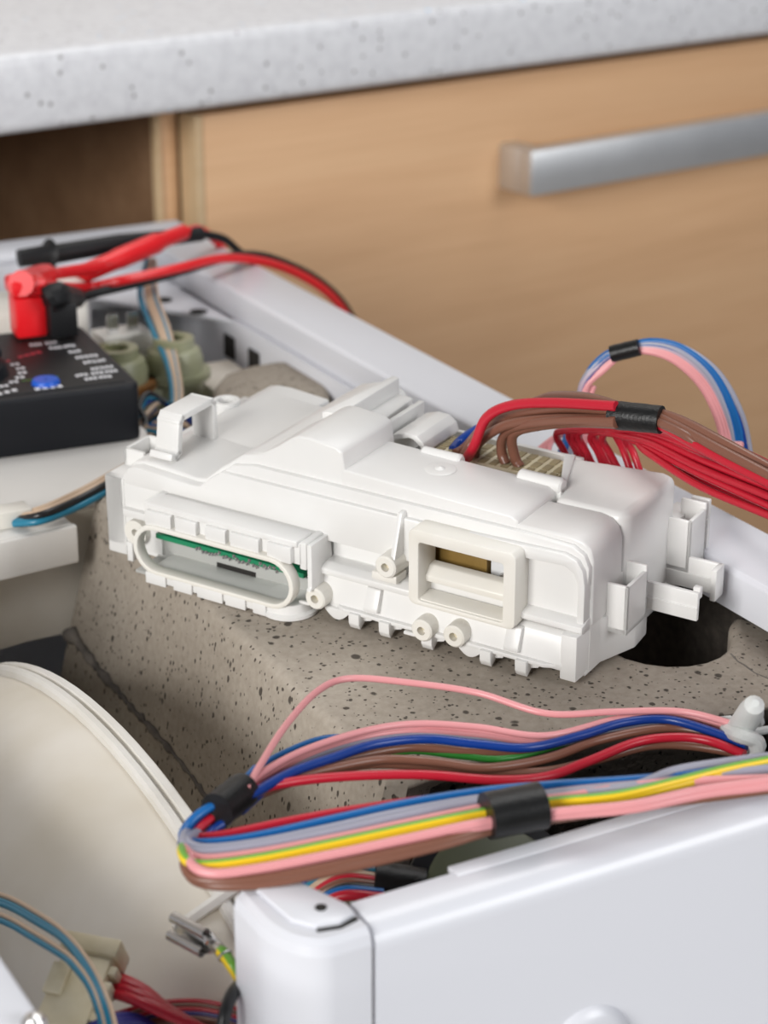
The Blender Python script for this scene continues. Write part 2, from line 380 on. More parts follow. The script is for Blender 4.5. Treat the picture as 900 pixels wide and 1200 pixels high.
# rounded corner post left of it
def post_outline(e):
    pts = [(0.1805, Y0+e)]; rx, ry = 0.0110, 0.0170
    for i in range(13):
        a = math.pi/2*i/12
        pts.append((0.1720-(rx-e)*math.sin(a), Y0+ry-(ry-e)*math.cos(a)))
    pts += [(0.1610+e, Y0+0.0275), (0.1740, Y0+0.0275), (0.1805, Y0+0.010)]
    return pts
cp = thing('corner_post', 'white rounded corner cap in front of the wires beside the near panel', 'panel', (0.165, 0.35, 0.0))
g = G(); o0 = post_outline(0)
g.loft([Vector((a, b, 0.0)) for a, b in o0], [Vector((a, b, ZR-0.0035)) for a, b in o0], False)
for e0, z0, e1, z1 in ((0, ZR-0.0035, 0.0007, ZR-0.0012), (0.0007, ZR-0.0012, 0.0022, ZR)):
    g.loft([Vector((a, b, z0)) for a, b in post_outline(e0)], [Vector((a, b, z1)) for a, b in post_outline(e1)], False)
g.add([Vector((a, b, ZR)) for a, b in post_outline(0.0022)], [list(range(len(o0)))])
obj('body', g, ENAMEL, cp, smooth=0.9)
obj('top_plate', G().prism([(0.1800, 0.3415), (0.1755, 0.3400), (0.1705, 0.3412), (0.1668, 0.3460), (0.1655, 0.3610), (0.1738, 0.3615), (0.1800, 0.3455)], ZR-0.0003, ZR+0.0012, lambda a, b, d: Vector((a, b, d)), 0.0005), ENAMEL, cp)
obj('gap_line', G().prism([(0.1800, 0.3400), (0.1752, 0.3388), (0.1700, 0.3400), (0.1705, 0.3412), (0.1755, 0.3400), (0.1800, 0.3414)], ZR-0.0004, ZR+0.0002, lambda a, b, d: Vector((a, b, d))), DARK, cp)
obj('screw_hole', G().lathe([(0.0001, 0), (0.0013, 0), (0.0013, 0.0003), (0.0001, 0.0003)], W(376, 1064, ZR+0.0012), (0, 0, 1), 12), DARK, cp)

# ------------------------------------------------------------------ tub
tb = thing('washer_tub', 'cream plastic tub bulging beside the concrete block', 'tub', (0.2, 0.479, 0.28))
TC = Vector((0, 0.479, 0.546))
prof = [(0.0, 0.128), (0.10, 0.124), (0.16, 0.124), (0.195, 0.1265), (0.216, 0.1315), (0.232, 0.1395), (0.2425, 0.150), (0.2482, 0.161), (0.2508, 0.171), (0.2512, 0.178)]
def flatten(g):      # the tub is flattened on the side next to the near panel
    for p in g.v:
        dy = TC.y-p.y
        if dy > 0: p.y = TC.y-dy/(1+(dy/0.132)**6)**(1/6)
    return g
obj('front_shell', flatten(G().lathe([(max(r, 0.0005), x) for r, x in prof], TC, (1, 0, 0), 120, closed=False)), TUBM, tb, smooth=0.9)
prof = [(0.2455, 0.1765), (0.2530, 0.1768), (0.2540, 0.1775), (0.2540, 0.1792), (0.2522, 0.1796), (0.2522, 0.1806), (0.2540, 0.1810), (0.2540, 0.1832), (0.2530, 0.1840), (0.2455, 0.1845)]
obj('clamp_rib', flatten(G().lathe(prof, TC, (1, 0, 0), 140)), RIBM, tb, smooth=0.5)
prof = [(0.2455, 0.184), (0.205, 0.187), (0.165, 0.200), (0.155, 0.22), (0.155, 0.35), (0.12, 0.362), (0.0005, 0.362)]
obj('rear_shell', flatten(G().lathe(prof, TC, (1, 0, 0), 90, closed=False)), TUBM, tb, smooth=0.9)
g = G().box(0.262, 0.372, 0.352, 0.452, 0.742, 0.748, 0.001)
obj('gap_shade_plate', g, DARK, tb, label='black plate added to darken the gap')  # added plate, its black stands in for shade in the open gap
# cross ribs near the corner post
def onx(x, y, X): return PL(x, y, (X, 0, 0), Vector((1, 0, 0)))
for a, b in (((212, 1035), (262, 1000)), ((205, 1090), (276, 1040)), ((282, 1052), (276, 1040))):
    p0 = W(a[0], a[1], 0.785); p1 = W(b[0], b[1], 0.791)
    obj('stiffening_rib', G().tube([p0, p1], 0.0016, 6), RIBM, tb)

# ------------------------------------------------------------------ concrete counterweight
def top(x, y, off=0.0):      # height of the block's tilted upper face at a plan position
    p = ML(0, 0, -1.6); return p.z - ((x-p.x)*MW.x + (y-p.y)*MW.y)/MW.z + off
cw = thing('concrete_counterweight', 'pitted grey concrete counterweight block carrying the white control module', 'counterweight', (0.29, 0.5, 0.70))
poly = [(0.235, 0.428), (0.240, 0.4245), (0.262, 0.4225), (0.300, 0.4165), (0.345, 0.408), (0.371, 0.402), (0.3755, 0.410), (0.3765, 0.440), (0.3755, 0.452), (0.3735, 0.4565), (0.3705, 0.4572), (0.3672, 0.4545)]
for i in range(11):
    a = R(-25 - 165*i/10)
    poly.append((0.3470+0.0205*math.cos(a)*0.95, 0.4600+0.0205*math.sin(a)))
poly += [(0.3265, 0.490), (0.3265, 0.640), (0.242, 0.640), (0.237, 0.6375), (0.2345, 0.632)]
def low(x, y):               # splay of the left face towards its foot
    k = max(0, 1-(x-0.235)/0.03)
    if y < 0.428: return (x-0.020*k, y+0.028*(1-k))
    return (x-0.020*k, y+(0.014*k if y > 0.6 else 0))
ZB = 0.705
bm = bmesh.new(); n = len(poly)
vt = [bm.verts.new((x, y, top(x, y))) for x, y in poly]
vb = [bm.verts.new((*low(x, y), (top(x, y)-0.020 if (y < 0.423 and x > 0.25) else ZB))) for x, y in poly]
tf = bm.faces.new(vt); bm.faces.new(vb[::-1])
for i in range(n): bm.faces.new([vt[i], vb[i], vb[(i+1) % n], vt[(i+1) % n]])
bmesh.ops.recalc_face_normals(bm, faces=bm.faces[:])
te = list(tf.edges)
bmesh.ops.bevel(bm, geom=te, offset=0.0032, segments=4, profile=0.5, affect='EDGES', clamp_overlap=True)
g = G().addbm(bm)
obj('block', g, CONC, cw, smooth=0.7)
g = G().prism([(0.228, 0.430), (0.243, 0.4305), (0.262, 0.428), (0.258, 0.402), (0.246, 0.394), (0.234, 0.397)], 0.70, 0.768, lambda a, b, d: Vector((a, b, d)), 0.005, 3)
obj('front_lobe', g, CONC, cw, smooth=0.7)
obj('crack', G().tube([Vector((x_, y_, top(x_, y_)-0.0001)) for x_, y_ in [(lambda q: (q.x, q.y))(W(a_, b_, 0.801)) for a_, b_ in ((856, 768), (860, 772), (864, 776), (872, 780), (884, 788), (905, 796))]], [0.0003, 0.0004, 0.0003, 0.0004, 0.0003, 0.0003], 5), STAIN, cw)
# rough casting seam along the left face
_A = Vector((0.235, 0.428, top(0.235, 0.428))); _B = Vector((0.2345, 0.632, top(0.2345, 0.632))); _C = Vector((*low(0.235, 0.44), ZB))
LN = (_B-_A).cross(_C-_A).normalized()
if LN.x > 0: LN = -LN
pts = []
for i in range(60):
    f = i/59
    p = PL(86+(262-86)*f, 744+(958-744)*f+4*math.sin(f*7), _A, LN)
    pts.append(p + LN*0.0001 + Vector((0, 0, random.uniform(-0.0005, 0.0005))))
obj('casting_seam', G().tube(pts, [(0.0007+random.uniform(0, 0.0016))*(1-0.55*i/59) for i in range(60)], 7), STAIN, cw, smooth=1)
obj('casting_flash', G().tube([pts[0]+Vector((-0.001, 0.004, -0.001)), pts[0], pts[1]+Vector((0, -0.003, 0))], [0.002, 0.0034, 0.0012], 7), STAIN, cw, smooth=1)

cw2 = thing('rear_counterweight', 'rounded grey concrete lump behind the white control module', 'counterweight', (0.34, 0.72, 0.70))
p2 = []
for x_, y_ in ((248, 452), (262, 436), (290, 427), (325, 421), (358, 423), (380, 434), (388, 448), (386, 470), (330, 492), (262, 480)):
    q = W(x_, y_, 0.803); p2.append((q.x, q.y))
obj('block', G().prism(p2, 0.70, 0.803, lambda a, b, d: Vector((a, b, d)), 0.004, 3), CONC, cw2, smooth=0.7)

# ------------------------------------------------------------------ detergent tray with meter
ZT = 0.803
tr = thing('detergent_tray', 'pale grey plastic dispenser housing under the multimeter', 'dispenser', (0.19, 0.75, 0.70))
fl_ = W(0, 640, ZT); fr_ = W(128, 609, ZT)
xl = X0+0.006
xr = 0.281
yf = fl_.y+0.001
obj('deck', G().prism([(xl, yf-0.002), (0.2225, yf+0.007), (0.2225, 0.6475), (0.262, 0.6485), (xr, 0.700), (xr, 0.80), (xl, 0.80)], ZT-0.006, ZT, lambda a, b, d: Vector((a, b, d)), 0.001), TRAYM, tr)
obj('front_lip', G().prism([(xl, yf-0.004), (0.2235, yf+0.005), (0.2235, yf+0.0085), (xl, yf)], ZT-0.014, ZT-0.0005, lambda a, b, d: Vector((a, b, d)), 0.0008), TRAYM, tr)
obj('front_wall', G().prism([(xl, yf+0.014), (0.212, 0.6475), (0.27, 0.6475), (0.27, 0.6505), (0.212, 0.6505), (xl, yf+0.017)], 0.752, ZT-0.006, lambda a, b, d: Vector((a, b, d))), TUBM, tr)
obj('back_block', G().box(xl, 0.272, 0.802, 0.87, 0.70, ZT+0.002, 0.002), TRAYM, tr)
obj('upper_step', G().box(0.20, 0.292, 0.812, 0.85, ZT+0.002, ZT+0.018, 0.0015), CREAMP, tr)
obj('side_block', G().box(0.2735, 0.292, 0.800, 0.825, 0.74, ZT+0.010, 0.0015), CREAMP, tr)
obj('duct', G().prism([(0.336, 0.752), (0.360, 0.752), (0.362, 0.80), (0.338, 0.80)], 0.70, 0.792, lambda a, b, d: Vector((a, b, d)), 0.003), TUBM, tr)
obj('upper_block', G().box(0.293, 0.303, 0.815, 0.845, 0.75, 0.83, 0.001), CREAMP, tr)
obj('valve_post', G().box(0.305, 0.312, 0.835, 0.848, 0.74, 0.824, 0.0015), ENAMEL_IN, tr)

vv = thing('inlet_valve', 'olive green translucent plastic water valve behind the black multimeter', 'valve', (0.312, 0.772, 0.70))
for (cx, cy, r) in ((0.2975, 0.770, 0.0125), (0.3235, 0.772, 0.0120)):
    g = G().lathe([(0.0005, 0), (r, 0), (r, 0.1), (r*0.9, 0.104), (r*0.72, 0.105), (r*0.7, 0.109), (r*0.4, 0.109), (r*0.4, 0.105), (0.0005, 0.105)], (cx, cy, 0.705), (0, 0, 1), 26, closed=False)
    b = obj('chamber', g, OLIVE, vv)
    obj('collar', G().lathe([(r*0.9, 0), (r*1.25, 0), (r*1.25, 0.003), (r*0.9, 0.003)], (cx, cy, 0.797), (0, 0, 1), 26), AMBER if cx < 0.31 else OLIVE, b)
obj('bridge', G().box(0.300, 0.324, 0.764, 0.778, 0.73, 0.800, 0.002), OLIVE, vv)
obj('terminal_block', G().box(0.300, 0.322, 0.790, 0.806, 0.79, 0.812, 0.001), CREAMP, vv)
for k in range(2): obj('spade_tab', G().box(0.304+0.009*k, 0.309+0.009*k, 0.796, 0.797, 0.812, 0.820), STEEL, vv)

# ------------------------------------------------------------------ multimeter
ang = R(-5.5)
mmM = Matrix.Translation((0.2755, 0.690, ZT)) @ Matrix.Rotation(ang, 4, 'Z')
mm = thing('multimeter', 'black digital multimeter with a blue button lying on the dispenser housing', 'multimeter', M=mmM)
HM = 0.022
def loc3(a, b, d): return Vector((a, b, d))
o_ = [(-0.132, 0.002), (-0.130, 0), (-0.004, 0), (-0.001, 0.001), (0, 0.004), (0, 0.080), (-0.003, 0.084), (-0.130, 0.084), (-0.132, 0.082)]
obj('body', G().prism(o_, 0.0, HM, loc3, 0.0018, 3), BLACKP, mm, local=True)
obj('face_panel', G().prism([(-0.128, 0.0045), (-0.0045, 0.0045), (-0.0045, 0.0795), (-0.128, 0.0795)], HM-0.0002, HM+0.0004, loc3, 0.0003), BLACKR, mm, local=True)
dial = obj('dial', G().lathe([(0.0005, 0.006), (0.013, 0.006), (0.0155, 0.004), (0.0165, 0)], Vector((-0.058, 0.034, HM+0.0004)), (0, 0, 1), 32, closed=False), BLACKP, mm, local=True)
obj('dial_grip', G().box(-0.0725, -0.0435, 0.032, 0.036, HM+0.006, HM+0.010, 0.001), BLACKP, dial, local=True)
obj('button', G().lathe([(0.0005, 0.0018), (0.0046, 0.0018), (0.0052, 0.001), (0.0053, 0)], Vector((-0.0325, 0.0125, HM+0.0004)), (0, 0, 1), 28, closed=False), BLUEP, mm, local=True, label='round blue button')
g = G(); g2 = G(); rr = random.Random(3)
z_ = HM+0.00045
def dash(G_, x, y, l, h): G_.box(x, x+l, y, y+h, z_, z_+0.00012)
for row, (yb, xs) in enumerate(((0.010, (-0.018, -0.0125)), (0.0155, (-0.020, -0.014, -0.0085)), (0.021, (-0.0125, -0.0085)), (0.030, (-0.013, -0.009)), (0.037, (-0.014, -0.010)), (0.045, (-0.0145,)), (0.053, (-0.020, -0.0145)), (0.060, (-0.026, -0.020)))):
    for x in xs:
        for k in range(3): dash(g, x+k*0.0017, yb+rr.uniform(0, 0.0006), 0.0011, 0.0026)
for k in range(22):
    a = R(-60+k*15); cx, cy = -0.058+0.0215*math.cos(a), 0.034+0.0215*math.sin(a)
    tgt = g2 if k in (6, 7, 8, 9, 10) else g
    for q in range(2): dash(tgt, cx-0.0018+q*0.0019, cy-0.001, 0.0013, 0.0022)
for k in range(4): dash(g2, -0.034+k*0.0026, 0.047+0.001*k, 0.0019, 0.0022)
for k in range(4): dash(g, -0.038+k*0.0028, 0.006, 0.0018, 0.0024)
for k in range(3): dash(g, -0.052+k*0.003, 0.006+0.001*k, 0.0018, 0.0024)
obj('panel_print', g, PRINTW, mm, local=True, smooth=0); obj('panel_print', g2, PRINTR, mm, local=True, smooth=0)
obj('print_line', G().box(-0.040, -0.026, 0.0185, 0.0192, z_, z_+0.0001), WC['green'], mm, local=True, smooth=0)

def mml(p): return mmM @ Vector(p)
# test leads
rl = thing('test_lead', 'red test lead with its plug in the multimeter', 'test lead', mml((-0.028, 0.070, HM)))
g = G()
c0 = W(34, 391, ZT+HM+0.001); 
def obox(g, c, ex, ey, ez, hx, hy, h0, h1, bev):
    g.box(-hx, hx, -hy, hy, h0, h1, bev, 2, 0, lambda a, b, c_: c+ex*a+ey*b+ez*c_)
ex = Vector((math.cos(ang), math.sin(ang), 0)); ey = Vector((-ex.y, ex.x, 0)); ez = Vector((0, 0, 1))
obox(g, c0, ex, ey, ez, 0.0060, 0.0062, 0.0, 0.016, 0.001)
obj('plug_body', g, REDP, rl)
g = G(); obox(g, c0, ex, ey, ez, 0.0072, 0.0075, 0.0165, 0.0235, 0.002)
tA = D(70, 318, 0.888); tB = c0+ez*0.021
g.tube(cat([tB+(tB-tA)*0.12, tB, tB.lerp(tA, 0.6), D(120, 312, 0.893)]), [0.0052]*9+[0.0050]*8+[0.0026]*8, 10)
obj('plug_grip', g, REDP, rl)
cr = [tB, D(95, 337, 0.885), D(150, 327, 0.89), D(210, 314, 0.905), D(260, 303, 0.93), D(305, 306, 0.955), D(345, 319, 0.98), D(380, 340, 1.0), D(402, 364, 1.02), D(420, 400, 1.04)]
obj('cable', G().tube(cat(cr), 0.0021, 10), REDP, rl)
pr_ = [D(95, 322, 0.893), D(140, 303, 0.905), D(190, 282, 0.925), D(215, 272, 0.94)]
obj('probe_handle', G().tube(cat(pr_, 6), [0.0042]*6+[0.0046]*6+[0.0036]*7, 12), REDP, rl)
obj('probe_lead', G().tube(cat([pr_[-1], D(232, 268, 0.955), D(246, 276, 0.97), D(262, 292, 0.985)]), 0.0019, 8), REDP, rl)
bl = thing('test_lead', 'black test lead with a slim probe lying along the cabinet rim', 'test lead', mml((-0.012, 0.066, HM)))
c1 = W(72, 392, ZT+HM+0.001); g = G()
obox(g, c1, ex, ey, ez, 0.0056, 0.0058, 0.0, 0.014, 0.001); obj('plug_body', g, BLACKR, bl)
g = G(); tB = c1+ez*0.016
g.tube(cat([tB+Vector((-0.006, -0.004, 0)), tB, D(92, 350, 0.875)], 6), [0.0055]*7+[0.0045]*5+[0.0025], 10); obj('plug_grip', g, BLACKR, bl)
cb = [D(88, 353, 0.876), D(110, 344, 0.885), D(160, 332, 0.897), D(215, 317, 0.91), D(265, 302, 0.935), D(300, 299, 0.962), D(335, 309, 0.985), D(372, 328, 1.005), D(402, 356, 1.025), D(424, 396, 1.045)]
obj('cable', G().tube(cat(cb), 0.0020, 10), BLACKR, bl)
pb = [D(22, 303, 0.90), D(55, 298, 0.905), D(58, 298, 0.906), D(62, 298, 0.907), D(140, 285, 0.925), D(236, 274, 0.95)]
obj('probe_handle', G().tube(pb, [0.0040, 0.0044, 0.0070, 0.0044, 0.0042, 0.0034], 12), BLACKR, bl)
obj('probe_lead', G().tube(cat([pb[-1], D(262, 280, 0.96), D(278, 293, 0.97), D(290, 303, 0.98)]), 0.0019, 8), BLACKR, bl)

# ------------------------------------------------------------------ control module
mod = thing('control_module', 'white plastic electronic control module resting on the concrete block', 'control module', M=MODM)
mmu = 0.001
def fv(a, b, d): return Vector((a, d, b))*mmu        # (u, w) outline pushed along v
def fw_(a, b, d): return Vector((a, b, d))*mmu       # (u, v) outline pushed along w
def fu(a, b, d): return Vector((d, a, b))*mmu        # (v, w) outline pushed along u
def mb(g, u0, u1, v0, v1, w0, w1, bev=0.4): return g.box(u0, u1, v0, v1, w0, w1, bev*mmu, 2, 0, lambda a, b, c: Vector((a, b, c))*mmu)
def mp(name, g, m=ABS, par=None, **k): return obj(name, g, m, par or mod, local=True, **k)
B = mmu
g = G()
AB = [(-161.5, 21), (-161.5, 26.5), (-160.6, 29), (-158.6, 30.8), (-155, 31.5), (-150, 31.6), (-135, 30.3), (-131.5, 30.7), (-126, 35.5), (-117, 42), (-111, 43.8), (-105, 44), (-101, 42.5), (-98, 37), (-97.5, 21)]
g.prism([(a, b-0.06) for a, b in AB], 5, 74, fv, 0.8*B, 3, 0, 0.6)
g.prism(AB[:10]+[(-110.6, 43.6), (-105, 47), (-99, 51.4), (-96.5, 52.6), (-93, 52.8), (-83.5, 51.8), (-81.4, 50.6), (-80.6, 45), (-80.6, 21)], 4, 33, fv, 0.8*B, 3, 0, 0.6)
g.prism([(a+0.05, b-0.12) for a, b in AB[:7]]+[(-135, 21)], 6, 81, fv, 0.8*B, 3, 0, 0.6)
g.prism([(-82, 33.5), (-82, 45.1), (-78, 45.1), (-25, 43.6), (-22.8, 42.3), (-22, 33.5)], 4, 30, fv, 0.7*B, 3, 0, 0.6)
g.prism([(-24, 33.5), (-24, 41.3), (-6, 41.6), (-2.2, 40.9), (0.2, 38.8), (1.2, 35.5), (1.6, 15), (-2, 15), (-2, 33.5)], 4, 23.4, fv, 0.9*B, 3, 0, 0.6)
# step bands on the front
g.prism([(-127, 28), (-126.4, 33), (-120, 38.6), (-112, 40.2), (-22, 40.2), (-4.5, 39.6), (-0.8, 37.6), (0.8, 34), (0.8, 28), (-2.4, 28), (-2.4, 33.5), (-20, 33.5), (-52, 33.5), (-52, 28)], 2.2, 7, fv, 0.6*B, 2, 0, 0.6)
g.prism([(-161.5, 22), (-161.5, 26), (-159, 29.6), (-155.5, 30.6), (-134.5, 29.3), (-131.5, 29.6), (-127.5, 33), (-123, 36.2), (-52, 36.2), (-52, 22.4)], 0.6, 7, fv, 0.6*B, 2, 0, 0.6)
g.prism([(-52, 33.2), (-52, 36.4), (-6, 37.6), (-2.2, 36.4), (-0.2, 33.6), (0.6, 29), (0.7, 14.5), (-1.6, 14.5), (-1.7, 29), (-3, 32.2), (-6, 34), (-20, 33.2)], 0.3, 7, fv, 0.5*B, 2, 0, 0.6)
g.prism([(-21, 14), (-21, 35), (-5, 35), (-1, 31), (-1, 14)], 2.6, 6, fv)      # plain end field
cover = mp('cover', g)
# rear right housing
g = G().prism([(-21, 23.2), (0.6, 23.2), (2.4, 27), (3.4, 52), (2.6, 56.5), (-1.5, 58), (-23, 55), (-31.5, 53.4), (-30.5, 50.5), (-22.5, 33)], 8, 42.2, fw_, 2.4*B, 4, 0, 0.5)
mp('rear_housing', g)
g = G().prism([(-33, 53.5), (-29.5, 54.4), (-22.6, 34), (-24, 33)], 36, 42.8, fw_, 0.4*B); mp('corner_fin', g)
# base tray
g = G()
mb(g, -166, 1, 2, 72, -0.2, 1.4)
mb(g, -166, -32, 70, 72.5, 0, 24)
mb(g, -30, 1, 55, 57, 0, 20)
mb(g, -0.8, 1.2, 4, 56, 0, 24)
mb(g, -168.3, -160.8, 0, 78, 2, 25.6, 0.5)
mb(g, -168.3, -161, 0, 3, -1.2, 25.6, 0.5)
mb(g, -168, -147, 0.4, 4, 2, 24, 0.3)
mb(g, -88, -52, 4, 6.5, 0, 24, 0.3)
mb(g, -88, -50, 3.5, 6, 0, 16.5, 0.3); mb(g, -50, -22, 3.5, 6, 0, 13, 0.3); mb(g, -22, -1, 3.5, 6, 0, 16.5, 0.3)
base = mp('base_tray', g)
g = G().prism([(-3.2, 2.6), (-3.6, 4.6), (-1.2, 12.6), (0.4, 13.6), (5, 13.8), (5, 2.6)], -87, -3.5, fu, 0.5*B); mp('lower_strip', g)
g = G().prism([(-3.4, 13.2), (-3.4, 15.2), (-0.4, 16.4), (6, 16.4), (6, 13.2)], -86.5, -53, fu, 0.4*B); mp('middle_ledge', g)
g = G().prism([(0, 14.2), (-1.2, 15), (-1.2, 16.8), (3, 18), (6, 18), (6, 14.2)], -21, 1, fu, 0.4*B); mp('end_ledge', g)
mp('strip_lip', G().prism([(-80, -2.8), (-76, -5.2), (-9, -5.0), (-4, -2.8)], 3.2, 4.6, fw_, 0.4*B))
# right flange
g = G().prism([(-4.5, -3.4), (0.6, -3.4), (1.2, 10.5), (6.2, 24.5), (5.6, 33.8), (-1, 34), (-1, 4), (-4.5, 4)], 0.2, 14.6, fw_, 0.5*B, 2); mp('end_flange', g)
# teeth, flaps
for u_ in (-71.5, -61, -46.5, -27, -15.5):
    g = G().prism([(-6.4, 4.2), (-6.2, 0.8), (-5.2, -1.0), (-2.5, 0.6), (1.5, 1.6), (1.5, 4.2)], u_-1.8, u_+1.8, fu, 0.2*B); mp('tooth', g)
    g = G().prism([(u_+1.2, 3.4), (u_+5.0, 3.4), (u_+4.2, 1.6), (u_+1.2, 0.8)], -3.2, -1.0, fv, 0.2*B); mp('tooth_web', g)
for u_ in (-78.5, -33):
    pts = [(u_-5+10*i/10, 3.4-3.6*math.sin(math.pi*i/10)) for i in range(11)]
    mp('round_flap', G().prism(pts, -4.6, -3.0, fv, 0.2*B))
# oval port
def stad(c0, c1, cw, r, n=12):
    return [(c1+r*math.sin(math.pi*i/n), cw+r*math.cos(math.pi*i/n)) for i in range(n+1)] + [(c0-r*math.sin(math.pi*i/n), cw-r*math.cos(math.pi*i/n)) for i in range(n+1)]
oc = 10.6
port = mp('oval_port', G().ring(stad(-140, -97.4, oc, 8.6), stad(-140, -97.4, oc, 6.9), -12.4, -8.2, fv, 0, 0.5*B), CREAMP)
g = G(); mb(g, -143.5, -88, -9.6, 1.5, 17.6, 24.6, 0.5); mb(g, -143.5, -88.5, -10.4, -2, 23.4, 25.6, 0.5)
mp('port_header', g, ABS, port)
for (a, b) in ((-143.5, -134), (-132.5, -124.5), (-121.2, -113.6), (-112, -101.5), (-98.6, -90)):
    g = G(); mb(g, a, b, -11.6, -9, 18.2, 23.6, 0.4); mp('header_block', g, ABS, port)
for a in (-146, -88.6):
    g = G(); mb(g, a, a+2.4, -9, 3, 16, 25, 0.5); mp('header_end', g, ABS, port)
g = G(); mb(g, -144, -96, -11.6, 2, -0.6, 2.9, 0.3); mp('port_skirt', g, ABS, port)
for (a, b) in ((-144.2, -136.5), (-133.6, -126.5), (-124.6, -115), (-114, -106.5), (-103.8, -99)):
    g = G(); mb(g, a, b, -12.4, -10.5, -1.2, 2.7, 0.25); mp('skirt_block', g, ABS, port)
mp('round_foot', G().lathe([(0.01*B, -1.2*B), (9.0*B, -1.2*B), (9.0*B, -0.2*B), (8.0*B, 0.4*B), (7.6*B, 3.2*B), (0.01*B, 3.2*B)], Vector((-96, -3.8, 0))*B, (0, 0, 1), 28), ABS, port)
# left end boss
mp('end_boss', G().pipe(Vector((-155.5, -2.2, 9))*B, Vector((-155.5, 2, 9))*B, 4.2*B, 1.3*B, 18), CREAMP)
g = G(); mb(g, -160.5, -149, -1.6, 2, 13.6, 16.2, 0.3); mp('end_rib', g)
g = G(); mb(g, -160.4, -158.2, -0.6, 2, -2.6, 4, 0.2); mp('end_foot', g)
# gussets
for u_, P_ in ((-85.4, [(-9.5, 9.5), (-8.5, 10.5), (-8.5, 24.4), (2, 24.4), (4, 9.5)]), (-59, [(-5.4, 23.5), (-4.4, 25), (-0.4, 38), (4, 38), (4, 23.5)])):
    mp('gusset', G().prism(P_, u_-0.8, u_+0.8, fu, 0.25*B))
# screw bosses
for (u_, w_, v0) in ((-84.4, 6.4, -7.6), (-60.8, 22.2, -5.8), (-47.6, 5.6, -7.4), (-36.9, 6.6, -7.4)):
    b_ = mp('screw_boss', G().lathe([(1.35*B, 3*B), (1.35*B, 0), (3.0*B, 0), (3.5*B, 0.5*B), (3.7*B, 9*B), (1.35*B, 9*B)], Vector((u_, v0, w_))*B, (0, 1, 0), 20), CREAMP)
    mp('boss_floor', G().lathe([(0.01*B, 0), (1.4*B, 0), (1.4*B, 0.3*B), (0.01*B, 0.3*B)], Vector((u_, v0+2.6, w_))*B, (0, 1, 0), 14), BEIGECONN, b_)
for (u_, w_, v_) in ((-89, 3.4, -7.2), (-52.4, 2.8, -7.0)):
    g = G(); mb(g, u_-1.4, u_+2.4, v_, v_+1.2, w_, w_+1.0, 0.2); mp('snap_nib', g)
g = G(); mb(g, -66.5, -58, -4, 2, 16.5, 19, 0.3); mp('boss_web', g, CREAMP)
# snap tabs
for u_ in (-66.4, -19.4):
    g = G().prism([(-5.2, 5.6), (-5.2, 6.8), (-2.9, 12.6), (0.4, 12.8), (0.4, 5.6)], u_-2.4, u_+2.4, fu, 0.35*B); mp('snap_tab', g)
# window
def rrect(x0, x1, y0, y1, r, n=4):
    o = []
    for cx, cy, a in ((x1-r, y1-r, 0), (x0+r, y1-r, 90), (x0+r, y0+r, 180), (x1-r, y0+r, 270)):
        for i in range(n+1):
            q = R(a+90*i/n); o.append((cx+r*math.cos(q), cy+r*math.sin(q)))
    return o
win = mp('window_frame', G().ring(rrect(-53.2, -18.2, 12.6, 36.8, 2.2), rrect(-49.8, -22.2, 14.2, 32.8, 0.8), -5.4, 5, fv, 0, 0.5*B), CREAMP)
g = G().prism([(-1.0, 18.6), (-1.2, 20.6), (1.4, 23.2), (4.2, 23.6), (4.2, 18.6)], -50, -22, fu, 0.4*B); mp('window_bar', g, CREAMP, win)
g = G().prism([(2.2, 12), (2.2, 20), (4, 20), (4, 12)], -50, -22, fu); mp('window_backing', g, ABS, win)
g = G().prism([(-4.4, 12.8), (-4.6, 14.6), (1.4, 15.4), (2, 12.8)], -50, -22, fu, 0.3*B); mp('window_sill', g, CREAMP, win)
g = G(); mb(g, -56, -34.5, 8, 16, 12, 34, 0.3); mp('relay', g, BROWNC)
g = G(); mb(g, -33.5, -22, 8.5, 16, 12, 34, 0.3); mp('capacitor', g, ENAMEL_IN)
mp('capacitor_screw', G().lathe([(0.01*B, 1*B), (1.2*B, 0.8*B), (1.6*B, 0)], Vector((-29, 8.5, 21))*B, (0, -1, 0), 12, closed=False), STEEL)
# circuit board and inside of the port
g = G(); mb(g, -147, -91.5, -2.5, 66, 9.4, 11.0, 0); brd = mp('circuit_board', g, PCB)
for k in range(30):
    u_ = -131+1.25*k+random.uniform(-0.3, 0.3)
    mp('solder_joint', G().lathe([(0.01*B, 1.0*B), (0.5*B, 0.5*B), (0.75*B, 0)], Vector((u_, -2.4, 9.0+random.uniform(0, 1.6)))*B, (0, -0.9, -0.45), 7, closed=False), STEEL, brd)
g = G(); mb(g, -150, -91, 1.6, 3.4, -0.4, 7.2, 0.3); mb(g, -150, -91, -10, 3, -0.2, 0.8, 0.3); mp('inner_wall', g, INNERP)
g = G(); mb(g, -126.5, -112, 1.2, 1.8, 0.9, 4.4, 0); mp('inner_slot', g, DARK)
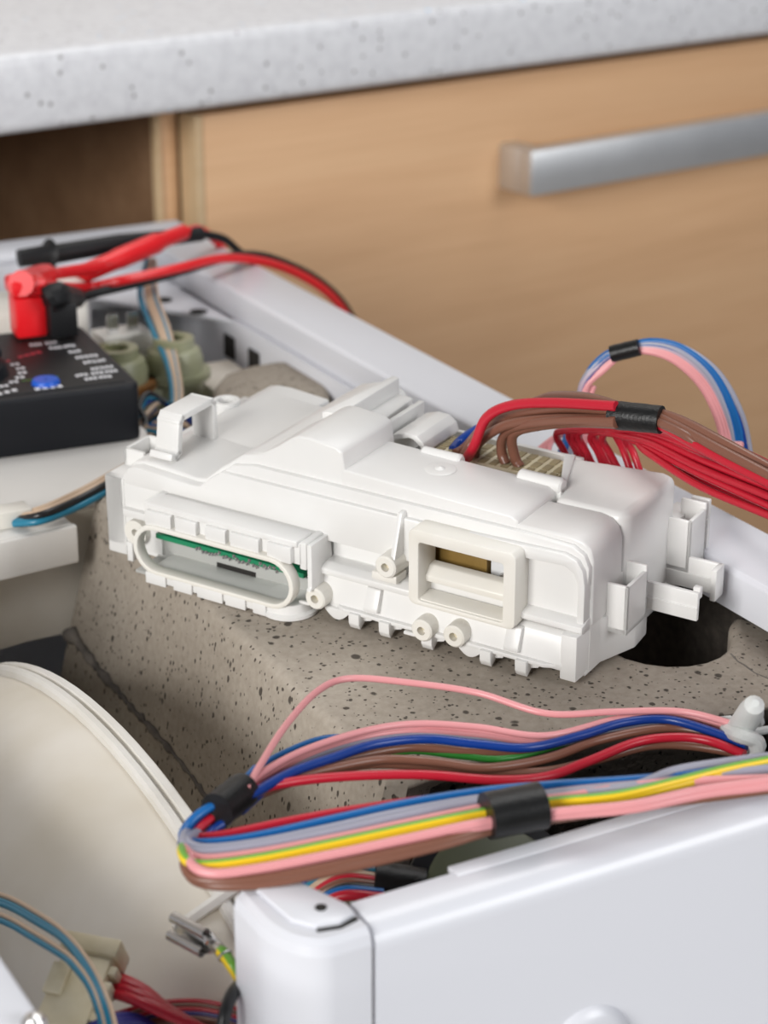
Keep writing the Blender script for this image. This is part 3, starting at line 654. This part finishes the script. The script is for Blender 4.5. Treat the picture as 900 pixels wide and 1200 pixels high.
# bands on the right end: pockets, arms, tab
def pocket(u0, u1, v0, v1, w0, w1):
    g = G(); th = 1.3
    mb(g, u0, u1, v0, v0+th, w0, w1, 0.35); mb(g, u0, u1, v1-th, v1, w0, w1+1.8, 0.35)
    mb(g, u1-th, u1, v0, v1, w0, w1, 0.35); mb(g, u0, u1, v0, v1, w0, w0+2, 0.35)
    return g
mp('clip_pocket', pocket(1.0, 8.0, 13.5, 27, 9.5, 25.0)); mp('clip_pocket', pocket(2.4, 10.5, 51, 63, 14, 31))
g = G(); mb(g, 3, 9, 68, 70, 12, 31, 0.4); mb(g, 7.8, 9.4, 67, 68.6, 22, 25, 0.4); mb(g, -2, 4, 57, 69, 8, 28, 0.4); mp('side_tab', g)
g = G(); mb(g, 1, 21.5, 32.6, 34.2, 9.2, 18.2, 0.3); mb(g, 1, 21.5, 32.2, 32.8, 13.0, 13.6, 0.1); mb(g, 19.2, 21.5, 34, 36, 15.8, 19.4, 0.3); mp('latch_arm', g)
g = G(); mb(g, 1, 20.8, 51.2, 52.8, 9.2, 19.4, 0.3); mb(g, 1, 18, 50.8, 51.4, 13.8, 14.4, 0.1); mb(g, 19.4, 21.2, 46.8, 52.8, 9.2, 19.4, 0.3); mp('latch_arm', g)
# rear ridges, hood, terminal strip
g = G().prism([(-107, 33), (-101.2, 34), (-101.2, 70.5), (-104, 71)], 34, 48.2, fw_, 0.4*B); mp('rear_fin', g)
g = G().prism([(-101.5, 33), (-97, 34), (-93.5, 44), (-95, 69), (-101.5, 70)], 30, 43, fw_, 0.8*B); mp('rear_shoulder', g)
g = G().prism([(-90.6, 34), (-88.6, 34), (-88.6, 65), (-90.6, 65)], 30, 44.5, fw_, 0.4*B); mp('rear_fin', g)
g = G(); arc = [(-88.6, 36.5), (-87.8, 40), (-85, 43), (-80.5, 44.4), (-76.5, 44.2), (-74, 42.4), (-73, 39.5)]
g.prism(arc+[(p[0]*1.0 if False else p[0]+(1.2 if p[0] < -80 else -1.2), p[1]-1.4) for p in arc[::-1]], 39, 60, fv, 0.3*B); mp('connector_hood', g)
g = G(); mb(g, -98, -33, 31, 33, 22, 41, 0.3); mb(g, -98, -33, 66, 68, 10, 36, 0.3); mb(g, -98, -33, 33, 66, 20, 24, 0.3); mp('terminal_bay', g)
ts = mp('terminal_strip', mb(G(), -74, -31, 42, 57, 24, 38.6, 0.5), BEIGECONN)
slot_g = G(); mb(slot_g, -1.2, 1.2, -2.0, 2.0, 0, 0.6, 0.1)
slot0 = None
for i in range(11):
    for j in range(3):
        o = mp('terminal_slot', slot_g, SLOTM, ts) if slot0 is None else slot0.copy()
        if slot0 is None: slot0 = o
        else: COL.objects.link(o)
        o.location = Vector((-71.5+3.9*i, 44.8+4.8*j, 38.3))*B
for (a, b) in ((-69, -55.4), (-36, -21.4)):
    g = G().tube([Vector((a, 30, 43.4))*B, Vector((a+0.6, 30, 43.4))*B, Vector((b-0.6, 30, 43.4))*B, Vector((b, 30, 43.4))*B], [1.9*B, 2.5*B, 2.5*B, 1.9*B], 14)
    mb(g, a, b, 28.2, 32.2, 38, 43, 0.3); mp('hinge_rod', g)
mp('gate_dimple', G().lathe([(0.01*B, 0.9*B), (1.0*B, 0.6*B), (1.6*B, 0.15*B), (4.6*B, 0.15*B), (5*B, 0)], Vector((-57.5, 20.5, 44.5))*B, (0, 0, 1), 26, closed=False), ABS)
# strap hook, loop and eye on the left
g = G()
def path_strip(g, pts, u0, u1, th):
    for (a, b), (c, d) in zip(pts[:-1], pts[1:]):
        L_ = math.hypot(c-a, d-b); nx, ny = -(d-b)/L_*th/2, (c-a)/L_*th/2
        ex_, ey_ = (c-a)/L_*th*0.4, (d-b)/L_*th*0.4
        g.prism([(a-ex_-nx, b-ey_-ny), (c+ex_-nx, d+ey_-ny), (c+ex_+nx, d+ey_+ny), (a-ex_+nx, b-ey_+ny)], u0, u1, fu, 0.35*B)
path_strip(g, [(7.6, 33.2), (9.4, 32.6), (11.2, 33.6), (12.6, 43.2), (13.8, 44.6), (29.5, 44.6), (30.8, 43.6), (30.8, 31)], -155, -146.4, 2.3)
mp('strap_hook', g)
mp('eye_ring', G().pipe(Vector((-161.5, 58, 26))*B, Vector((-161.5, 58, 32.4))*B, 4.6*B, 3.2*B, 22))
g = G(); mb(g, -168, -160, 22, 23.4, 25, 31, 0.3); mb(g, -168, -166.6, 10, 23.4, 25, 31, 0.3); mb(g, -168, -160, 10, 11.4, 25, 31, 0.3); mp('side_loop', g)

# ------------------------------------------------------------------ wiring
def wire(par, col, pts, r=0.00115, k=8, n=8, label=None):
    e_ = Vector(pts[-1])-CAM
    if par.name.startswith('wire_harness') and e_.dot(RT)/e_.dot(FW)*FPX > 440:      # carries on beyond the picture
        d_ = (pts[-1]-pts[-2]).normalized(); pts = list(pts)+[pts[-1]+d_*0.04, pts[-1]+d_*0.09+Vector((0, 0, -0.01))]
    g = G()
    if col == 'yg': g.tube(cat(pts, k), r, n, 0, True, 1); ms = [WC['yellow'], WC['yg']]
    else: g.tube(cat(pts, k), r, n); ms = WC[col]
    return obj('wire', g, ms, par, smooth=1.2, label=label)
def tape(par, p0, p1, r, flat=1.0, name='tape_wrap', m=None):
    p0, p1 = Vector(p0), Vector(p1); pts = [p0.lerp(p1, i/5) for i in range(6)]
    g = G().tube(pts, [r*0.98, r*1.03, r, r*1.02, r*0.99, r*1.0], 14)
    if flat != 1.0:
        c = (p0+p1)/2
        ax = (p1-p0).normalized(); sd = ax.cross(Vector((0, 0, 1))).normalized()
        g.v = [q - sd*(q-c).dot(sd)*(1-flat) for q in g.v]
    return obj(name, g, m or TAPE, par, smooth=0.8)

# -- front harness: upper run, fold at the left, lower run
h1 = thing('wire_harness', 'multicoloured wire harness folded back on itself in front of the concrete block', 'wire harness', W(300, 960, 0.81))
TAPEL = (268, 938); 
up = [  # colour, pixel path from the tie to the left tape, height offset
 ('pink', [(872, 852), (800, 834), (720, 834), (640, 836), (560, 812), (480, 800), (410, 795), (372, 810), (335, 850), (306, 895), (289, 924)], 0.004),
 ('pink', [(870, 856), (790, 836), (725, 842), (640, 862), (560, 852), (490, 848), (430, 856), (360, 878), (310, 904), (286, 926)], 0.002),
 ('pink', [(870, 858), (800, 842), (720, 846), (640, 866), (560, 857), (490, 852), (420, 862), (350, 886), (284, 928)], 0.0008),
 ('pink', [(868, 862), (800, 845), (730, 850), (640, 870), (560, 862), (480, 857), (410, 868), (345, 892), (282, 930)], 0.0),
 ('grey', [(868, 866), (790, 850), (720, 856), (640, 873), (560, 866), (480, 862), (410, 873), (340, 898), (282, 930)], -0.0008),
 ('brown', [(872, 869), (810, 853), (750, 850), (690, 860), (610, 880), (540, 880), (480, 876), (420, 886), (350, 906), (284, 932)], -0.001),
 ('blue', [(876, 874), (830, 856), (780, 843), (730, 847), (680, 862), (620, 876), (560, 872), (500, 866), (440, 872), (390, 888), (340, 906), (290, 934)], 0.002),
 ('green', [(860, 876), (790, 856), (700, 862), (600, 888), (540, 886), (480, 880), (410, 892), (340, 910), (286, 934)], -0.002),
 ('brown', [(874, 878), (820, 858), (770, 854), (700, 868), (640, 889), (570, 900), (510, 893), (450, 890), (390, 900), (330, 916), (288, 936)], 0.0),
 ('brown', [(872, 884), (810, 874), (760, 874), (700, 890), (640, 904), (570, 904), (500, 898), (430, 896), (360, 910), (286, 938)], -0.002),
 ('lblue', [(520, 880), (450, 868), (385, 865), (335, 882), (300, 903), (276, 928)], -0.003),
 ('red', [(872, 884), (830, 868), (790, 864), (745, 870), (690, 892), (640, 910), (580, 914), (500, 908), (420, 909), (350, 915), (295, 926)], 0.001),
 ('lblue', [(300, 900), (285, 916), (272, 930)], 0.002), ('blue', [(320, 915), (295, 938), (282, 950)], -0.001)]
def zup(x): return 0.8115 if x > 700 else 0.8115+0.0105*min(1, (700-x)/400)
for c, p, dz in up:
    wire(h1, c, [W(x, y, zup(x)+dz) for x, y in p], 0.00125 if c in ('blue', 'red', 'brown') else 0.00095)
tape(h1, W(286, 925, 0.8235), W(254, 950, 0.8240), 0.0043)
dn = [  # colour, path from the left tape around the fold and along the lower run
 ('lblue', [(256, 940), (232, 955), (217, 972), (216, 984), (240, 988), (300, 980), (400, 958), (480, 941), (570, 927), (650, 920), (740, 914), (820, 906), (905, 892)], 0.003),
 ('red', [(262, 948), (236, 968), (228, 980), (262, 978), (340, 962), (420, 948), (500, 937), (570, 929), (660, 922), (760, 916), (905, 897)], 0.001),
 ('blue', [(250, 950), (228, 968), (214, 985), (222, 993), (270, 990), (360, 972), (460, 950), (570, 930), (680, 922), (800, 909), (905, 906)], 0.001),
 ('grey', [(262, 955), (236, 972), (219, 985), (240, 994), (300, 988), (380, 972), (470, 952), (570, 935), (650, 930), (740, 921), (790, 903), (850, 893), (905, 886)], 0.004),
 ('grey', [(250, 942), (226, 962), (215, 984), (228, 998), (290, 993), (380, 977), (470, 957), (570, 938), (660, 932), (760, 922), (840, 908), (905, 900)], 0.004),
 ('lilac', [(258, 946), (230, 966), (216, 988), (232, 1003), (300, 996), (400, 976), (480, 958), (570, 942), (660, 928), (760, 918), (905, 902)], 0.003),
 ('pink', [(250, 955), (226, 974), (216, 992), (236, 1006), (300, 1000), (400, 981), (480, 964), (570, 946), (660, 934), (770, 918), (905, 912)], 0.004),
 ('yg', [(256, 952), (226, 976), (213, 998), (232, 1013), (300, 1006), (400, 986), (480, 969), (570, 951), (640, 940), (720, 932), (790, 916), (850, 901), (910, 889)], 0.005),
 ('yg', [(258, 956), (232, 980), (216, 1002), (240, 1018), (300, 1011), (400, 991), (480, 974), (570, 956), (640, 944), (720, 936), (790, 921), (850, 906), (910, 895)], 0.004),
 ('pink', [(258, 958), (232, 984), (222, 1008), (245, 1023), (300, 1018), (400, 999), (480, 982), (570, 963), (650, 952), (740, 943), (820, 926), (905, 914)], 0.005),
 ('pink', [(262, 960), (236, 988), (226, 1010), (250, 1025), (310, 1019), (400, 1001), (480, 985), (570, 967), (650, 956), (740, 948), (820, 932), (905, 921)], 0.004),
 ('brown', [(256, 962), (228, 985), (216, 1012), (232, 1030), (285, 1032), (360, 1020), (440, 1003), (520, 985), (580, 968), (660, 957), (750, 945), (905, 925)], 0.003),
 ('brown', [(260, 964), (234, 990), (219, 1018), (240, 1036), (300, 1037), (370, 1025), (440, 1010), (520, 990), (590, 970), (700, 952), (905, 923)], 0.002),
 ('blue', [(268, 960), (248, 975), (238, 990)], 0.0)]
def zdn(x): return 0.822+0.006*min(1, max(0, (x-250)/500))
for c, p, dz in dn:
    bk = {'lblue': -0.003, 'red': -0.002, 'blue': -0.002, 'grey': 0.007}.get(c, 0.010)
    wire(h1, c, [W(x, y, zdn(x)+dz-0.003-(bk*(1-i_/2) if i_ < 2 else 0)) for i_, (x, y) in enumerate(p)], 0.00115)
g = G()
ring_c = [(W(x, 950-(x-602)*0.2, zdn(x)+0.0016)) for x in (570, 582, 594, 606, 618, 634)]
dirv = (ring_c[-1]-ring_c[0]).normalized(); sd = dirv.cross(FW).normalized()
if sd.z < 0: sd = -sd
fd = dirv.cross(sd)
vsx = []
for i, c in enumerate(ring_c):
    for k in range(20):
        q = 2*math.pi*k/20; vsx.append(c + sd*math.cos(q)*(0.0054+0.0001*(i % 2)) + fd*math.sin(q)*0.0072)
fs = [[i*20+k, i*20+(k+1) % 20, (i+1)*20+(k+1) % 20, (i+1)*20+k] for i in range(5) for k in range(20)] + [list(range(20)), list(range(100, 120))]
obj('tape_wrap', g.add(vsx, fs), TAPE, h1, smooth=0.9)

# -- push-in cable clip holding the upper run
tc = thing('cable_clip', 'translucent white nylon cable clip at the right end of the upper wires', 'cable clip', W(866, 862, 0.80))
p = W(870, 852, 0.8085)
g = G(); g.tube([W(858, 870, 0.807), W(880, 834, 0.823), W(884, 826, 0.8265), W(885, 824, 0.8275)], [0.0038, 0.0034, 0.0026, 0.0010], 14); obj('plug_cone', g, NYLON, tc)
g = G()
for s_ in (-1, 1): g.tube([W(884, 828, 0.8255), W(882+s_*7, 846, 0.8175)], [0.0012, 0.0016], 8)
obj('barb', g, NYLON, tc)
pp = [W(840, 838, 0.8165), W(856, 836, 0.8165), W(866, 852, 0.8115), W(884, 870, 0.808), W(880, 884, 0.809), W(868, 878, 0.8095)]
g = G().prism([(0, 0), (1, 0), (1, 1), (0, 1)], 0, 1, lambda a, b, d: W(840+a*17+b*12, 840-a*2+b*18, 0.8155-0.004*b-0.0015*d), 0.0004); obj('wing', g, NYLON, tc)
g = G().tube(cat([W(852, 856, 0.813), W(868, 862, 0.8165), W(884, 868, 0.815), W(886, 884, 0.811), W(876, 893, 0.809)], 5), 0.0021, 10); obj('strap', g, NYLON, tc)
obj('base_plate', G().lathe([(0.0001, 0), (0.006, 0), (0.0055, 0.0015), (0.0001, 0.002)], W(872, 872, 0.8), (0, 0, 1), 18, closed=False), NYLON, tc)
obj('rod', G().tube([W(880, 858, 0.812), W(915, 853, 0.812)], 0.0011, 8), NYLON, tc)

# -- harness leaving the terminal strip over the right end of the module
h2 = thing('wire_harness', 'red and brown wire harness rising from the module terminals to the right edge', 'wire harness', ML(-45, 50, 40))
tp = D(745, 489, 0.600)
def A(u_, v_): return ML(u_, v_, 38.5)
br = [
 ('blue', [A(-68, 47), D(540, 517, 0.655), D(560, 503, 0.650), D(590, 492, 0.640), D(640, 487, 0.625), D(715, 488, 0.605)], 0.0016),
 ('brown', [A(-66, 45), D(546, 524, 0.650), D(572, 497, 0.640), D(610, 484, 0.628), D(660, 478, 0.615), D(720, 481, 0.602)], 0.0016),
 ('brown', [A(-63, 45), D(556, 515, 0.645), D(590, 492, 0.634), D(640, 484, 0.622), D(690, 483, 0.61), D(722, 484, 0.602)], 0.0016),
 ('brown', [A(-60, 46), D(562, 518, 0.640), D(592, 499, 0.630), D(645, 491, 0.618), D(722, 492, 0.600)], 0.0016),
 ('red', [A(-61, 43), D(556, 522, 0.634), D(570, 490, 0.628), D(600, 475, 0.622), D(650, 472, 0.612), D(722, 476, 0.599)], 0.0016),
 ('brown', [A(-49, 46), D(588, 530, 0.640), D(590, 512, 0.636), D(606, 500, 0.628), D(660, 493, 0.612), D(722, 494, 0.599)], 0.0016),
 ('brown', [A(-44, 46), D(604, 538, 0.638), D(600, 515, 0.634), D(612, 503, 0.628), D(665, 495, 0.612), D(722, 496, 0.599)], 0.0016),
 ('brown', [D(628, 470, 0.65), D(650, 464, 0.635), D(690, 466, 0.615), D(725, 476, 0.602), D(745, 484, 0.598)], 0.0015)]
for c, p, r in br: wire(h2, c, p, r)
rt_ = [
 ('brown', [D(768, 487, 0.598), D(800, 503, 0.59), D(840, 525, 0.58), D(910, 562, 0.565)], 0.0016),
 ('brown', [D(766, 482, 0.600), D(800, 494, 0.592), D(850, 520, 0.58), D(910, 553, 0.57)], 0.0016),
 ('brown', [D(768, 493, 0.596), D(800, 508, 0.588), D(820, 522, 0.585), D(850, 540, 0.58)], 0.0014),
 ('red', [D(768, 494, 0.597), D(810, 518, 0.587), D(850, 540, 0.578), D(910, 570, 0.565)], 0.0016),
 ('red', [D(770, 498, 0.60), D(820, 508, 0.595), D(860, 526, 0.59), D(910, 550, 0.58)], 0.0016),
 ('blue', [D(820, 520, 0.60), D(860, 533, 0.592), D(910, 560, 0.582)], 0.0016)]
for c, p, r in rt_: wire(h2, c, p, r)
tape(h2, D(716, 486, 0.6035), D(775, 492, 0.5965), 0.0041)
# red fan behind the tape going to the rear housing
rt2 = random.Random(11)
for i in range(9):
    q = rt2.uniform(-5, 5); q2 = rt2.uniform(-4, 4)
    dd = (0.0, 0.006, 0.002, 0.008)[i % 4]
    tx = 654+i*9.5+q; ty = 507+q2
    st = D(672+i*10.5, 560+i*1.6, 0.676-0.004*i)
    pth = [st, D(tx+8, 530+q2*0.6, 0.670-0.003*i), D(tx-1, ty+5, 0.666-0.003*i), D(tx+8, ty-3, 0.658-0.003*i), D(726+i*3, 503+i*2.1+q2*0.5, 0.636-0.001*i+dd), D(766, 507+i*3.5, 0.618+dd), D(822, 529+i*4.9+q*0.5, 0.598+dd), D(905, 561+i*5.6, 0.573+dd)]
    wire(h2, 'red', pth, 0.00115)

# -- loop of thin wires behind it
h3 = thing('wire_harness', 'looped bundle of thin blue and pink wires above the red harness', 'wire harness', D(665, 540, 0.69))
lp = [('lblue', 0, 0), ('lblue', 3, 2), ('lblue', -3, 5), ('blue', 5, 6), ('grey', 8, -2), ('grey', -5, 1), ('pink', -8, 9), ('pink', -11, 12), ('pink', -14, 14), ('lilac', -6, 6), ('lblue', 2, -3)]
for i, (c, a, b) in enumerate(lp):
    s0 = 8 if c == 'pink' else 0
    pth = [D(646+i*2.4+s0, 560, 0.700), D(668+i*1.5+s0, 500+b*0.3, 0.700), D(684+s0*0.8+a*0.4, 450+b*0.6, 0.696), D(704+s0*0.5, 422+b*0.8, 0.693),
           D(732, 408+b*0.45, 0.690), D(765+a*0.2, 402+b*0.75, 0.687), D(800+a*0.55, 411+b*0.95, 0.683), D(835+a*0.95, 440+b*0.9, 0.678), D(858+a*1.25, 485+b*0.4, 0.673), D(868+a*1.3, 530, 0.668), D(872+a*1.2, 570, 0.665)]
    wire(h3, c, pth, 0.0011)
tape(h3, D(716, 415, 0.690), D(749, 407, 0.687), 0.0028)
for i, (x_, y_) in enumerate(((600, 556), (610, 560), (622, 552))):
    wire(h3, 'pink', [D(x_+20, y_-20, 0.70), D(640+i*4, 520-i*2, 0.702), D(672+i*4, 494, 0.70), D(690+i*3, 452, 0.697)], 0.001)
for i in range(3):
    wire(h3, 'pink', [D(868-i*3, 520, 0.668), D(862+i*2, 560, 0.655), D(876+i*2, 578, 0.645), D(910, 592+i*2.0, 0.63)], 0.0011)

# -- sleeved wires under the lower run
h4 = thing('wire_harness', 'short sleeved wire bundle disappearing behind the near panel', 'wire harness', W(440, 1040, 0.79))
for i, (c, y0_, y1_) in enumerate((('teal', 1022, 1018), ('lblue', 1028, 1017), ('teal', 1036, 1021), ('tan', 1042, 1028), ('red', 1050, 1032), ('brown', 1055, 1037), ('lblue', 1062, 1045), ('red', 1068, 1050), ('black', 1064, 1041))):
    wire(h4, c, [W(340, y0_+30, 0.775), W(362, y0_+4, 0.788), W(400, y1_-4+i*0.6, 0.794), W(450, y1_+2, 0.794)], 0.0014)
tape(h4, W(438, 1033, 0.794), W(496, 1042, 0.792), 0.0052, name='sleeve')

pm_ = thing('drain_pump', 'dull green round plastic pump half hidden behind the near panel', 'pump', W(575, 1060, 0.78))
pc = W(578, 1048, 0.792); pax = Vector((-0.32, -0.55, 0.77))
obj('body', G().lathe([(0.0005, 0.0), (0.0175, 0.0), (0.0215, -0.002), (0.0225, -0.006), (0.0225, -0.018), (0.016, -0.03), (0.0005, -0.03)], pc, pax, 40, closed=False), BLACKP, pm_)
obj('cap_ring', G().lathe([(0.0150, 0.0), (0.0165, 0.0025), (0.0150, 0.0035), (0.0005, 0.0038), (0.0005, 0)], pc, pax, 40), DKGREEN, pm_)

# -- bottom left: connector with red wires, thin blue and tan wires, spade terminal
h5 = thing('wire_harness', 'cream plug connector with red wires in the lower left corner', 'wire harness', W(95, 1160, 0.78))
c5 = W(92, 1160, 0.786); a5 = (W(112, 1108, 0.791)-W(72, 1205, 0.781)).normalized(); s5 = a5.cross(Vector((0, 0, 1))).normalized(); n5 = s5.cross(a5)
fr5 = lambda a, b, c: c5+s5*a+a5*b+n5*c
pl = obj('connector_body', G().box(-0.0062, 0.0062, -0.016, 0.010, -0.004, 0.003, 0.0008, 2, 0, fr5), BEIGECONN, h5)
obj('latch', G().box(-0.0066, -0.002, -0.004, 0.004, 0.003, 0.0046, 0.0005, 2, 0, fr5), BEIGECONN, pl)
obj('housing_lip', G().box(-0.0072, 0.0072, 0.008, 0.0125, -0.005, 0.004, 0.0006, 2, 0, fr5), BEIGECONN, pl)
for i in range(5): obj('contact_rib', G().box(0.0062, 0.0082, -0.012+i*0.004, -0.0098+i*0.004, -0.003, 0.0025, 0.0003, 2, 0, fr5), BEIGECONN, pl)
for i in range(6):
    x0_, y0_ = 118+i*1.5, 1142+i*4
    wire(h5, 'red', [W(x0_, y0_, 0.784), W(140+i*3, 1146+i*5, 0.785+0.001*(i % 2)), W(172+i*4, 1162+i*5, 0.784), W(200+i*9, 1190+i*4, 0.780), W(220+i*14, 1225+i*3, 0.774)], 0.0013)
for i, c in enumerate(('red', 'brown', 'red', 'violet', 'brown')):
    wire(h5, c, [W(136, 1192+i*6, 0.778), W(180, 1180+i*5, 0.779), W(230, 1177+i*5, 0.779), W(268, 1184+i*5, 0.777), W(300, 1195+i*5, 0.774)], 0.0014)
for i in range(2):
    wire(h5, 'violet', [W(95, 1215, 0.782), W(125, 1196+i*5, 0.784), W(160, 1194+i*5, 0.782), W(190, 1215, 0.778)], 0.0014)
wire(h5, 'black', [W(258, 1215, 0.79), W(266, 1180, 0.795), W(276, 1160, 0.795), W(300, 1140, 0.79)], 0.0016)
h6 = thing('wire_pair', 'thin teal and tan wires arching across the lower left corner', 'wire', W(60, 1090, 0.80))
for i, (c, o1, o2) in enumerate((('tan', 0, 0), ('teal', 7, -5), ('teal', 11, -9), ('tan', 24, -14), ('teal', 31, -19))):
    s_ = 1 if o1 < 15 else 0
    wire(h6, c, [W(-25, 1042+o1*0.9, 0.788), W(10, 1052+o1, 0.791), W(40, 1068+o1*1.05, 0.794), W(72, 1090+o1*0.9+(0 if s_ else 2), 0.797), W(100+o2*0.8, 1122+o1*0.3, 0.798), W(120+o2*0.8, 1158, 0.797), W(132+o2*0.8, 1192, 0.794), W(138+o2*0.8, 1225, 0.789)], 0.0007)

sp = thing('spade_terminal', 'bright steel spade terminal on a yellow and green wire', 'terminal', W(235, 1100, 0.78))
e0 = W(206, 1084, 0.796); e1 = W(244, 1104, 0.796); ax = (e1-e0).normalized(); sdv = (UP - ax*UP.dot(ax)).normalized(); nv = ax.cross(sdv)
if nv.dot(FW) > 0: nv = -nv
frs = lambda a, b, c: e0+ax*a+sdv*b+nv*c
Ls = (e1-e0).length
obj('blade_plate', G().box(0, Ls, -0.0024, 0.0024, -0.0004, 0.0004, 0.0002, 2, 0, frs), STEEL, sp)
for s_ in (-1, 1):
    pts = []
    cc = [(s_*(0.0022+0.0014*math.sin(q)), 0.0014-0.0014*math.cos(q)) for q in [math.pi*k/7 for k in range(11)]]
    inn = [(s_*(0.0022+0.0010*math.sin(q)), 0.0014-0.0010*math.cos(q)) for q in [math.pi*k/7 for k in range(11)]]
    pl_ = cc+inn[::-1]
    obj('curled_edge', G().prism(pl_, 0, Ls, lambda a, b, d: frs(d, a, b)), STEEL, sp)
obj('neck', G().prism([(Ls-0.0002, -0.0030), (Ls+0.0035, -0.0013), (Ls+0.0035, 0.0013), (Ls-0.0002, 0.0030)], -0.0003, 0.0006, lambda a, b, d: frs(a, b, d), 0.0002), STEEL, sp)
e2 = W(252, 1108, 0.796); e3 = W(263, 1119, 0.796); e4 = W(276, 1138, 0.794)
obj('copper_core', G().tube([e1, e1.lerp(e2, 0.5), e2], 0.0008, 8), COPPER, sp)
obj('crimp', G().tube([e2-ax*0.0012, e2, e3.lerp(e2, 0.3)], [0.0013, 0.0017, 0.0015], 10), STEEL, sp)
obj('crimp', G().tube([e3, e3.lerp(e4, 0.12)], [0.0019, 0.0019], 10), STEEL, sp)
wire(sp, 'yg', [e2.lerp(e3, 0.5), e3, e4, W(292, 1165, 0.785)], 0.0015)

# -- thin wires around the meter
h7 = thing('wire_pair', 'blue and tan wires running along the dispenser deck edge', 'wire', W(60, 610, ZT))
for i, (c, dy, dz) in enumerate((('tan', -6, 0.002), ('tan', -2, 0.003), ('teal', 5, 0.0015), ('black', 1, 0.003), ('teal', 8, 0.001))):
    wire(h7, c, [W(16, 609+dy*0.6, ZT+0.002), W(50, 602+dy, ZT+0.003+dz), W(90, 585+dy*1.2, ZT+0.003+dz), W(125, 566+dy*1.2, ZT+0.004+dz), W(160, 545+dy, ZT+0.004)], 0.0013)
obj('plug', G().box(-0.004, 0.009, -0.005, 0.004, 0, 0.006, 0.0008, 2, 0, lambda a, b, c: W(4, 615, ZT)+Vector((a, b, c))), CREAMP, h7)
h8 = thing('wire_coil', 'small coil of blue and tan wires between valve and module', 'wire', W(185, 500, 0.79))
for i, c in enumerate(('teal', 'tan', 'lblue', 'tan', 'blue', 'teal', 'black')):
    cc = W(186+i*1.5, 497, 0.800)
    wire(h8, c, [cc + Vector((0.010*math.cos(q+i*0.7), 0.010*math.sin(q+i*0.7), 0.0042*math.sin(2*q+i)+0.0015*i-0.003)) for q in [2*math.pi*k/8 for k in range(8)]] + [W(155-i*2, 515+i, 0.798), W(142+i, 520, 0.7985), W(160, 536+i, 0.800)], 0.0011)
h9 = thing('wire_pair', 'blue and tan wires hanging over the olive green valve', 'wire', D(190, 400, 0.86))
for i, (c, dx) in enumerate((('tan', 0), ('tan', 5), ('teal', -8), ('teal', 9), ('tan', 11))):
    p = [D(176+dx*0.4, 305, 0.93), D(172+dx, 345, 0.90), D(186+dx, 385, 0.872), D(200+dx*0.6, 425, 0.855), D(206+dx*0.5, 465, 0.835), D(200+dx*0.4, 500, 0.815)]
    wire(h9, c, p, 0.0012)
